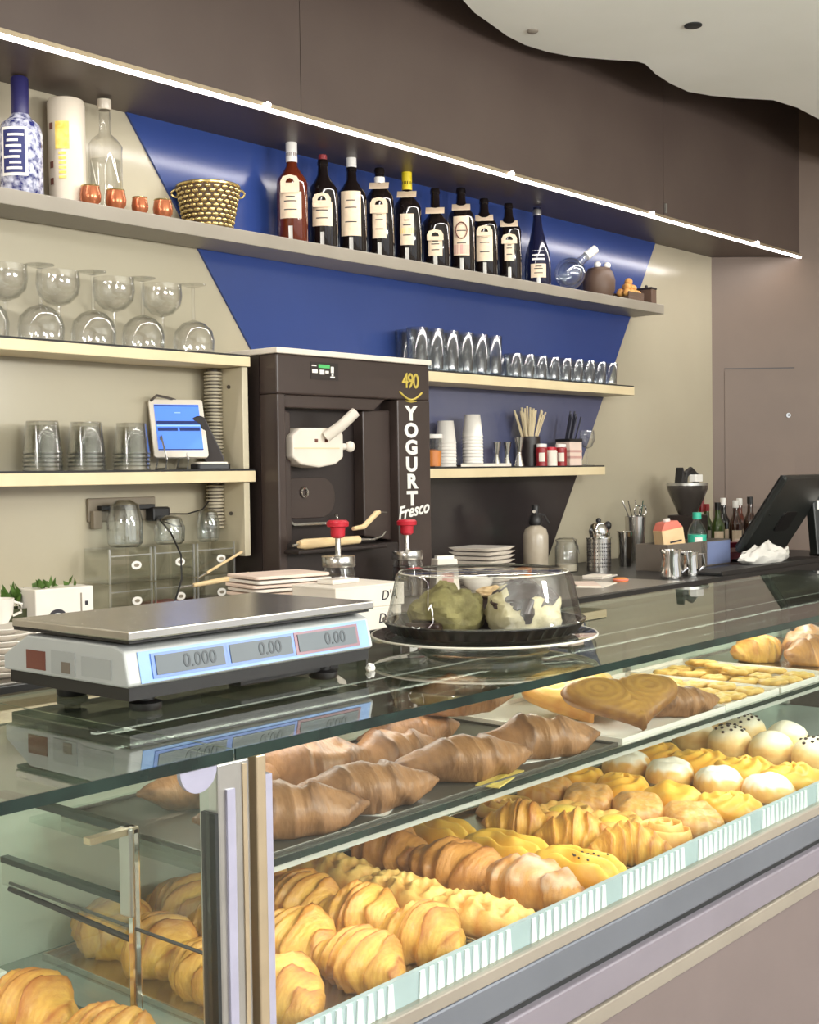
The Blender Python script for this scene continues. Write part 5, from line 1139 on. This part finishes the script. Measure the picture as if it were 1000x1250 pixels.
for i, (x, y, m_) in enumerate(((2.385, 1.575, kn), (2.375, 1.455, kn), (2.37, 1.33, pp), (2.37, 1.205, kn))):
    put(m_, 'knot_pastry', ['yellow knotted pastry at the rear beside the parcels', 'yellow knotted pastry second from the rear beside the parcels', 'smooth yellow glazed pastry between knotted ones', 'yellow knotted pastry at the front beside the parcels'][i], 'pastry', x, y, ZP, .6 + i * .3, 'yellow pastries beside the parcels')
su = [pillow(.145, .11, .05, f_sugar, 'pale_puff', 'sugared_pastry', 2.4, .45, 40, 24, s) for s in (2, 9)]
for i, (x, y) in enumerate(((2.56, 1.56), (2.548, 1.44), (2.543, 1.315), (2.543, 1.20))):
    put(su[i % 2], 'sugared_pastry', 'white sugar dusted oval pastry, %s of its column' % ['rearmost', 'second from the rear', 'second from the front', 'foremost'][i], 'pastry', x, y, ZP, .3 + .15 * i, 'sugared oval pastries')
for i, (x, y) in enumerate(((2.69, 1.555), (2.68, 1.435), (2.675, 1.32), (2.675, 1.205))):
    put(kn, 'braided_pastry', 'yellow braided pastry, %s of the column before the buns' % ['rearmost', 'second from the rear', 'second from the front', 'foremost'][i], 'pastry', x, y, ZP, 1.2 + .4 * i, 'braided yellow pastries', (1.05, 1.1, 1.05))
bn = [bun_mesh(s) for s in (1, 2)]
chp = MB().ball((0, 0, 0), .0042, .0042, .0032, 6, 4).mesh('chocolate_chip', 'choc', True)
bl = [(2.855, 1.545, 0), (2.83, 1.435, 1), (2.825, 1.325, 0), (2.82, 1.215, 1), (2.99, 1.575, 0), (2.975, 1.465, 1), (2.955, 1.345, 0)]
for i, (x, y, ch) in enumerate(bl):
    o = put(bn[i % 2], 'cream_bun', 'round sugared bun%s, %s of the %s column' % (' with chocolate chips' if ch else '', ['rearmost', 'second from the rear', 'second from the front', 'foremost', 'rearmost', 'middle', 'foremost'][i], 'nearer bun' if i < 4 else 'farther bun'), 'bun', x, y, ZP, i, 'round sugared buns', 1.08)
    if ch:
        for q in range(16):
            a = 2.4 * q; k_ = .12 + .6 * (q / 16) ** .6; zz = math.sqrt(1 - k_ * k_)
            c = bpy.data.objects.new('chocolate_chip', chp); COL.objects.link(c); c.parent = o; c.location = (.05 * k_ * math.cos(a), .05 * k_ * math.sin(a), .05 * .92 * zz + .72 * .05 * .92 + .001)

# shelf: brown croissants, palmiers, cookies
ZQ = ZS + .0035
bc = [croissant(.25, .05, .05, 2.2, s, 'croissant_brown', 'croissant', .85, .0, 1.8, .75, .28, .08) for s in (11, 12, 13)]
G2 = 'brown wholemeal croissants'
for i, (x, y, z, rz, s_, w_) in enumerate(((1.20, 1.275, 0, -.5, 1.0, 'on the glass shelf nearest the posts, in front'), (1.36, 1.275, 0, -.42, 1.0, 'on the glass shelf, second along the front'), (1.40, 1.44, 0, -.35, 1.12, 'lying long across the rear left of the shelf'), (1.56, 1.40, 0, -.1, .95, 'between the long rear one and the front ones'),
        (1.60, 1.275, 0, -.45, 1.0, 'on the glass shelf, third along the front'), (1.80, 1.46, .052, -.55, .95, 'raised highest at the back of the shelf'), (1.80, 1.275, 0, -.5, 1.0, 'beside the white palmier tray, in front'), (1.25, 1.47, 0, -.3, 1.0, 'at the back nearest the posts'), (1.73, 1.50, 0, -.2, .9, 'under the raised one at the back'))):
    put(bc[i % 3], 'croissant', 'brown wholemeal croissant ' + w_, 'croissant', x, y, ZQ + z, rz, G2, s_)
def palmier_mesh(name, mname, r=.085, th=.02):
    b = MB(); N, K = 72, 18; vs = []; cs = []; fs = []
    def hp(a):        # heart outline, notch towards +y
        return (r * 1.05 * math.sin(a) ** 3 * 1.08, r * (.80 * math.cos(a) - .27 * math.cos(2 * a) - .06 * math.cos(3 * a) - .02 * math.cos(4 * a)))
    for side in (1, -1):
        for i in range(N):
            hx, hy = hp(2 * PI * (i + .5) / N)
            for j in range(K + 1):
                k = j / K; x, y = hx * k, hy * k
                cx = r * .48 * (1 if x > 0 else -1); d = math.hypot(x - cx, y - r * .18); w_ = math.sin(d * 430)
                z = side * (th * max(0, 1 - k ** 8) ** .5 * (1 + .07 * w_) + .0005)
                vs.append((x, y, z)); cs.append((max(0, min(1, .2 - .18 * w_ + .8 * k ** 7)), 0, 0))
    o2 = N * (K + 1)
    for i in range(N):
        i2 = (i + 1) % N
        for j in range(K):
            A, B_, C_, D = i * (K + 1) + j, i * (K + 1) + j + 1, i2 * (K + 1) + j + 1, i2 * (K + 1) + j
            fs.append((A, B_, C_, D)); fs.append((o2 + D, o2 + C_, o2 + B_, o2 + A))
        fs.append((i * (K + 1) + K, o2 + i * (K + 1) + K, o2 + i2 * (K + 1) + K, i2 * (K + 1) + K))
    b.add(vs, fs, cs); return b.mesh(name, mname, True, True)
pmh = palmier_mesh('palmier', 'palmier', .088, .017); pmy = palmier_mesh('palmier', 'palmier_pale', .088, .022)
put(pmh, 'palmier', 'big brown heart shaped palmier leaning towards the front glass', 'palmier', 2.115, 1.290, ZQ + .052, -.50, 'heart palmiers', (1.28, 1.0, 1.0), .52)
put(pmy, 'palmier', 'pale yellow palmier lying behind the brown one', 'palmier', 2.13, 1.42, ZQ + .045, -.5, 'heart palmiers', 1.05, .45)
put(pmy, 'palmier', 'pale yellow palmier at the very back of the white tray', 'palmier', 2.26, 1.50, ZQ + .04, -.2, 'heart palmiers', .9, .4)
put(bc[1], 'croissant', 'brown croissant beside the heart palmier on the white tray', 'croissant', 2.27, 1.262, ZQ, -.45, 'brown croissants on the white tray', .82)
put(bc[2], 'croissant', 'brown croissant behind the heart palmier on the white tray', 'croissant', 2.28, 1.37, ZQ, -.5, 'brown croissants on the white tray', .8)
def cookie_mesh(n=40, r=.029, h=.011):
    b = MB(); vs = []; cs = []; fs = []; K = 12
    for i in range(n):
        a = 2 * PI * i / n; R_ = r * (1 + .13 * math.cos(6 * a))
        for j in range(K):
            t_ = 2 * PI * j / K; rc = (R_ + r * .26) / 2; hw = (R_ - r * .26) / 2
            q = rc + hw * math.cos(t_); z = h * (.5 + .5 * math.sin(t_) * (1 + .1 * math.cos(6 * a)))
            vs.append((q * math.cos(a), q * math.sin(a), z)); cs.append((.25 + .4 * (math.cos(t_) ** 2) * (math.cos(t_) > 0), 0, 0))
    fs = [(i * K + j, ((i + 1) % n) * K + j, ((i + 1) % n) * K + (j + 1) % K, i * K + (j + 1) % K) for i in range(n) for j in range(K)]
    b.add(vs, fs, cs); return b.mesh('flower_cookie', 'cookie', True, True)
ck = cookie_mesh(); n_ = 0
random.seed(21)
for tr, (x0, y0) in enumerate(((2.415, 1.255), (2.678, 1.255))):
    for i in range(3):
        for j in range(5):
            z = 0 if (j + i) % 3 else .004
            put(ck, 'flower_cookie', 'flower shaped butter cookie with a hole, row %s column %s of the %s cookie tray' % (ORD[j], ORD[i], ['nearer', 'farther'][tr]), 'cookie', x0 + i * .075 + random.uniform(-.004, .004), y0 + j * .066 + random.uniform(-.004, .004), ZQ + z, random.uniform(0, 3), 'flower cookies', 1.1, random.uniform(-.08, .08) if z else 0)
    for i in range(3):
        put(ck, 'flower_cookie', 'flower shaped butter cookie lying on top of the %s tray, %s along' % (['nearer', 'farther'][tr], ORD[i]), 'cookie', x0 + .035 + i * .03, y0 + .1 + i * .06, ZQ + .0165, i, 'flower cookies', 1.1, .1)
for i, (x, y, r_) in enumerate(((3.02, 1.45, -.4), (3.06, 1.31, -.5), (3.22, 1.40, -.3), (3.20, 1.28, -.6))):
    put(tc_[i % 3] if i != 0 else gc[1], 'croissant', 'far croissant on the glass shelf beyond the cookies, %s' % ['back left', 'front left', 'back right', 'front right'][i], 'croissant', x, y, ZQ, r_, 'far croissants', .95)

# ------------------------------------------------------------------ price computing scale
sc_ = thing('price_scale', 'grey price computing scale with three displays on the glass top', 'scale', (1.2, 1.47, ZT))
yf, yb = 1.33, 1.62
prof = [(yf + .006, 1.179), (yf, 1.182), (yf + .010, 1.226), (yf + .03, 1.232), (yb - .06, 1.232), (yb, 1.20), (yb, 1.179)]
MB().prism(prof[::-1], .985, 1.445, 'x').build('housing', 'scale_white', sc_, bevel=.003)
MB().box(.990, 1.440, yf + .006, yb - .01, 1.162, 1.179).build('underside', 'black_plastic', sc_)
MB().box(1.2, 1.40, yf + .03, yf + .12, 1.150, 1.163).build('battery_box', 'black_plastic', sc_, bevel=.002)
for x, y in ((1.045, 1.375), (1.37, 1.365), (1.05, 1.55), (1.37, 1.55)):
    MB().lathe([(0, 0), (.020, 0), (.022, .003), (.022, .010), (.012, .013), (.012, .024)], 18, x, y, ZT).build('foot', 'black_plastic', sc_, smooth=True)
# sloped display fascia
yt = yf + .010; sl = math.atan2(.010, .046)
fm = Matrix.Translation((0, yf, 1.180)) @ Matrix.Rotation(-sl, 4, 'X')
fa = MB().box(1.005, 1.437, -.0015, .001, .003, .044).xf(fm).build('fascia', 'scale_blue', sc_)
for i, (x0, x1, m_, d_) in enumerate(((1.030, 1.146, 'lcd_frame_blue', '0.000'), (1.157, 1.274, 'lcd_frame_blue', '0.00'), (1.287, 1.408, 'lcd_frame_red', '0.00'))):
    fr_ = MB().box(x0 - .006, x1 + .006, -.003, -.0015, .007, .040).xf(fm).build('display_frame', m_, sc_)
    MB().box(x0, x1, -.0042, -.003, .011, .0365).xf(fm).build('lcd', 'lcd', fr_)
    text(d_, .026, fm @ Matrix.Translation(((x0 + x1) / 2 + .015, -.0045, .0235)) @ Matrix.Rotation(H2, 4, 'X'), 'lcd_digit', 'digits', fr_, extrude=.0003, offset=.0003)
# side plates
for y0, y1, z0, z1, m_ in ((1.515, 1.56, 1.186, 1.212, 'print_brown'), (1.445, 1.50, 1.184, 1.216, 'scale_grey'), (1.455, 1.475, 1.187, 1.202, 'bin_grey'), (1.365, 1.43, 1.187, 1.213, 'scale_grey')):
    MB().box(.9835 if m_ != 'bin_grey' else .9828, .985, y0, y1, z0, z1).build('side_label', m_, sc_)
MB().box(.99, 1.44, yf + .004, 1.60, 1.236, 1.2405).build('plate_gap', 'black_plastic', sc_)
MB().box(1.05, 1.38, yf + .06, 1.55, 1.230, 1.237).build('plate_support', 'black_plastic', sc_)
MB().box(.984, 1.444, yf - .004, 1.595, 1.2405, 1.2525).build('weighing_plate', 'steel', sc_, bevel=.002)

# ------------------------------------------------------------------ cake under a clear dome on a glass stand
cx, cy = 1.76, 1.357
cs_ = thing('cake_stand', 'low clear glass cake stand on the case top', 'cake stand', (cx, cy, ZT), local=True)
MB().lathe([(0, .021), (.16, .021), (.195, .026), (.197, .029), (.16, .0265), (0, .0265)], 48).build('plate', 'clear_glass_blue', cs_, smooth=True)
for r_, z in ((.196, .0275), (.172, .026)): MB().tube([(r_ * math.cos(a), r_ * math.sin(a), z) for a in [2 * PI * i / 72 for i in range(72)]], .0022 if r_ > .18 else .0013, 6, True).build('rim', 'acr_edge', cs_, smooth=True)
MB().lathe([(.11, 0), (.115, .002), (.10, .012), (.10, .021), (.097, .021), (.097, .012), (.107, .002)], 36).build('foot', 'clear_glass_blue', cs_, smooth=True)
tr_ = thing('cake_tray', 'round black plastic cake tray with a fluted rim', 'tray', (cx, cy, ZT + .0268), local=True)
MB().lathe([(0, 0), (.14, 0), (.145, .003), (.145, .005), (0, .005)], 48).build('base', 'black_plastic', tr_, smooth=True)
b = MB(); n = 120; vs = []
for r_, z, am in ((.145, .003, 0), (.158, .006, .0035), (.170, .022, .004), (.174, .024, .001), (.174, .026, 0), (.168, .026, 0)):
    for i in range(n): a = 2 * PI * i / n; q = r_ + am * math.cos(40 * a); vs.append((q * math.cos(a), q * math.sin(a), z))
b.add(vs, [(j * n + i, j * n + (i + 1) % n, (j + 1) * n + (i + 1) % n, (j + 1) * n + i) for j in range(5) for i in range(n)]).build('fluted_rim', 'black_plastic', tr_, smooth=True)
dm = thing('cake_dome', 'clear plastic dome covering the cake', 'cake dome', (cx, cy, ZT + .053), local=True)
b = MB(); n = 96; vs = []
for r_, z, am in ((.176, 0, 0), (.171, .002, 0), (.168, .010, .001), (.153, .074, .0028), (.149, .082, .001), (.140, .086, 0), (.02, .088, 0)):
    for i in range(n): a = 2 * PI * i / n; q = r_ + am * (1 if math.cos(12 * a) > .75 else 0); vs.append((q * math.cos(a), q * math.sin(a), z))
b.add(vs, [(j * n + i, j * n + (i + 1) % n, (j + 1) * n + (i + 1) % n, (j + 1) * n + i) for j in range(6) for i in range(n)] + [tuple(6 * n + i for i in range(n))]).build('shell', 'dome', dm, smooth=True)
MB().tube([(.176 * math.cos(a), .176 * math.sin(a), .001) for a in [2 * PI * i / 64 for i in range(64)]], .0016, 6, True).build('rim', 'dome', dm, smooth=True)
MB().tube([(.147 * math.cos(a), .147 * math.sin(a), .083) for a in [2 * PI * i / 64 for i in range(64)]], .0012, 6, True).build('top_bead', 'acr_edge', dm, smooth=True)
def lump(x, y, rx, ry, rz, seed): 
    b = MB().ball((0, 0, 0), 1, 1, 1, 36, 22)
    b.v = [(x + px * rx * k, y + py * ry * k, max(0, (pz + .62) * rz * k)) for px, py, pz, k in [(p[0], p[1], p[2], 1 + .22 * noise.noise(Vector(p) * 2 + Vector((seed, 0, 0))) + .09 * noise.noise(Vector(p) * 6)) for p in b.v]]
    return b
zc_ = ZT + .0318
k1 = thing('green_cake', 'pale green crumbly cake piece under the dome', 'cake', (cx - .055, cy + .035, zc_), local=True)
lump(0, 0, .066, .06, .05, 1).build('crumb', 'cake_green', k1, smooth=True, world=False)
MB().box(-.03, -.012, -.052, -.050, .03, .05).xf(Matrix.Rotation(.6, 4, 'Z')).build('green_tag', 'green_print', k1)
k2 = thing('marble_cake', 'cream cake piece with dark chocolate topping under the dome', 'cake', (cx + .035, cy - .06, zc_), local=True)
lump(0, 0, .072, .06, .048, 5).build('crumb', 'cake_cream', k2, smooth=True, world=False)
b = lump(.0, .0, .064, .055, .022, 8); b.v = [(px, py, .053 + pz + .008 * noise.noise(Vector((px, py, 0)) * 40) - 4.0 * (px * px + py * py)) for px, py, pz in b.v]; b.build('chocolate_topping', 'choc', k2, smooth=True, world=False)
MB().tube([(-.04, -.035, .058), (-.047, -.042, .035), (-.046, -.042, .02)], [.014, .013, .006], 10).build('chocolate_drip', 'choc', k2, smooth=True)
k3 = thing('dark_cake', 'dark chocolate cake wedge at the back of the dome', 'cake', (cx + .08, cy + .04, zc_), local=True)
lump(0, 0, .05, .05, .035, 12).build('crumb', 'choc', k3, smooth=True, world=False); lump(.0, .0, .03, .03, .012, 3).xf(Matrix.Translation((0, 0, .05))).build('topping', 'carton', k3, smooth=True, world=False)
k4 = thing('wafer_block', 'pale square wafer block under the dome', 'cake', (cx + .10, cy - .055, zc_), .5, local=True)
MB().box(-.028, .028, -.022, .022, 0, .058).build('block', 'carton', k4, bevel=.004); 
for q in (-.012, .008): MB().box(q, q + .001, -.0225, .0225, .001, .0585).build('score_line', 'tray_grey', k4)
k5 = thing('chocolate_block', 'low dark chocolate cake slab at the left of the dome', 'cake', (cx - .115, cy + .035, zc_), .4, local=True)
MB().box(-.028, .028, -.03, .03, 0, .024).build('slab', 'choc', k5, bevel=.005); MB().box(-.02, .02, -.02, .02, .024, .029).build('glaze', 'bottle_black', k5, bevel=.002)
t = thing('paper_scrap', 'tiny crumpled white paper scrap beside the scale foot', 'paper', (1.462, 1.352, ZT), local=True)
lump(0, 0, .008, .006, .007, 2).build('scrap', 'pure_white', t, smooth=True, world=False); MB().box(-.006, .006, -.003, .003, 0, .002).build('corner', 'paper', t)
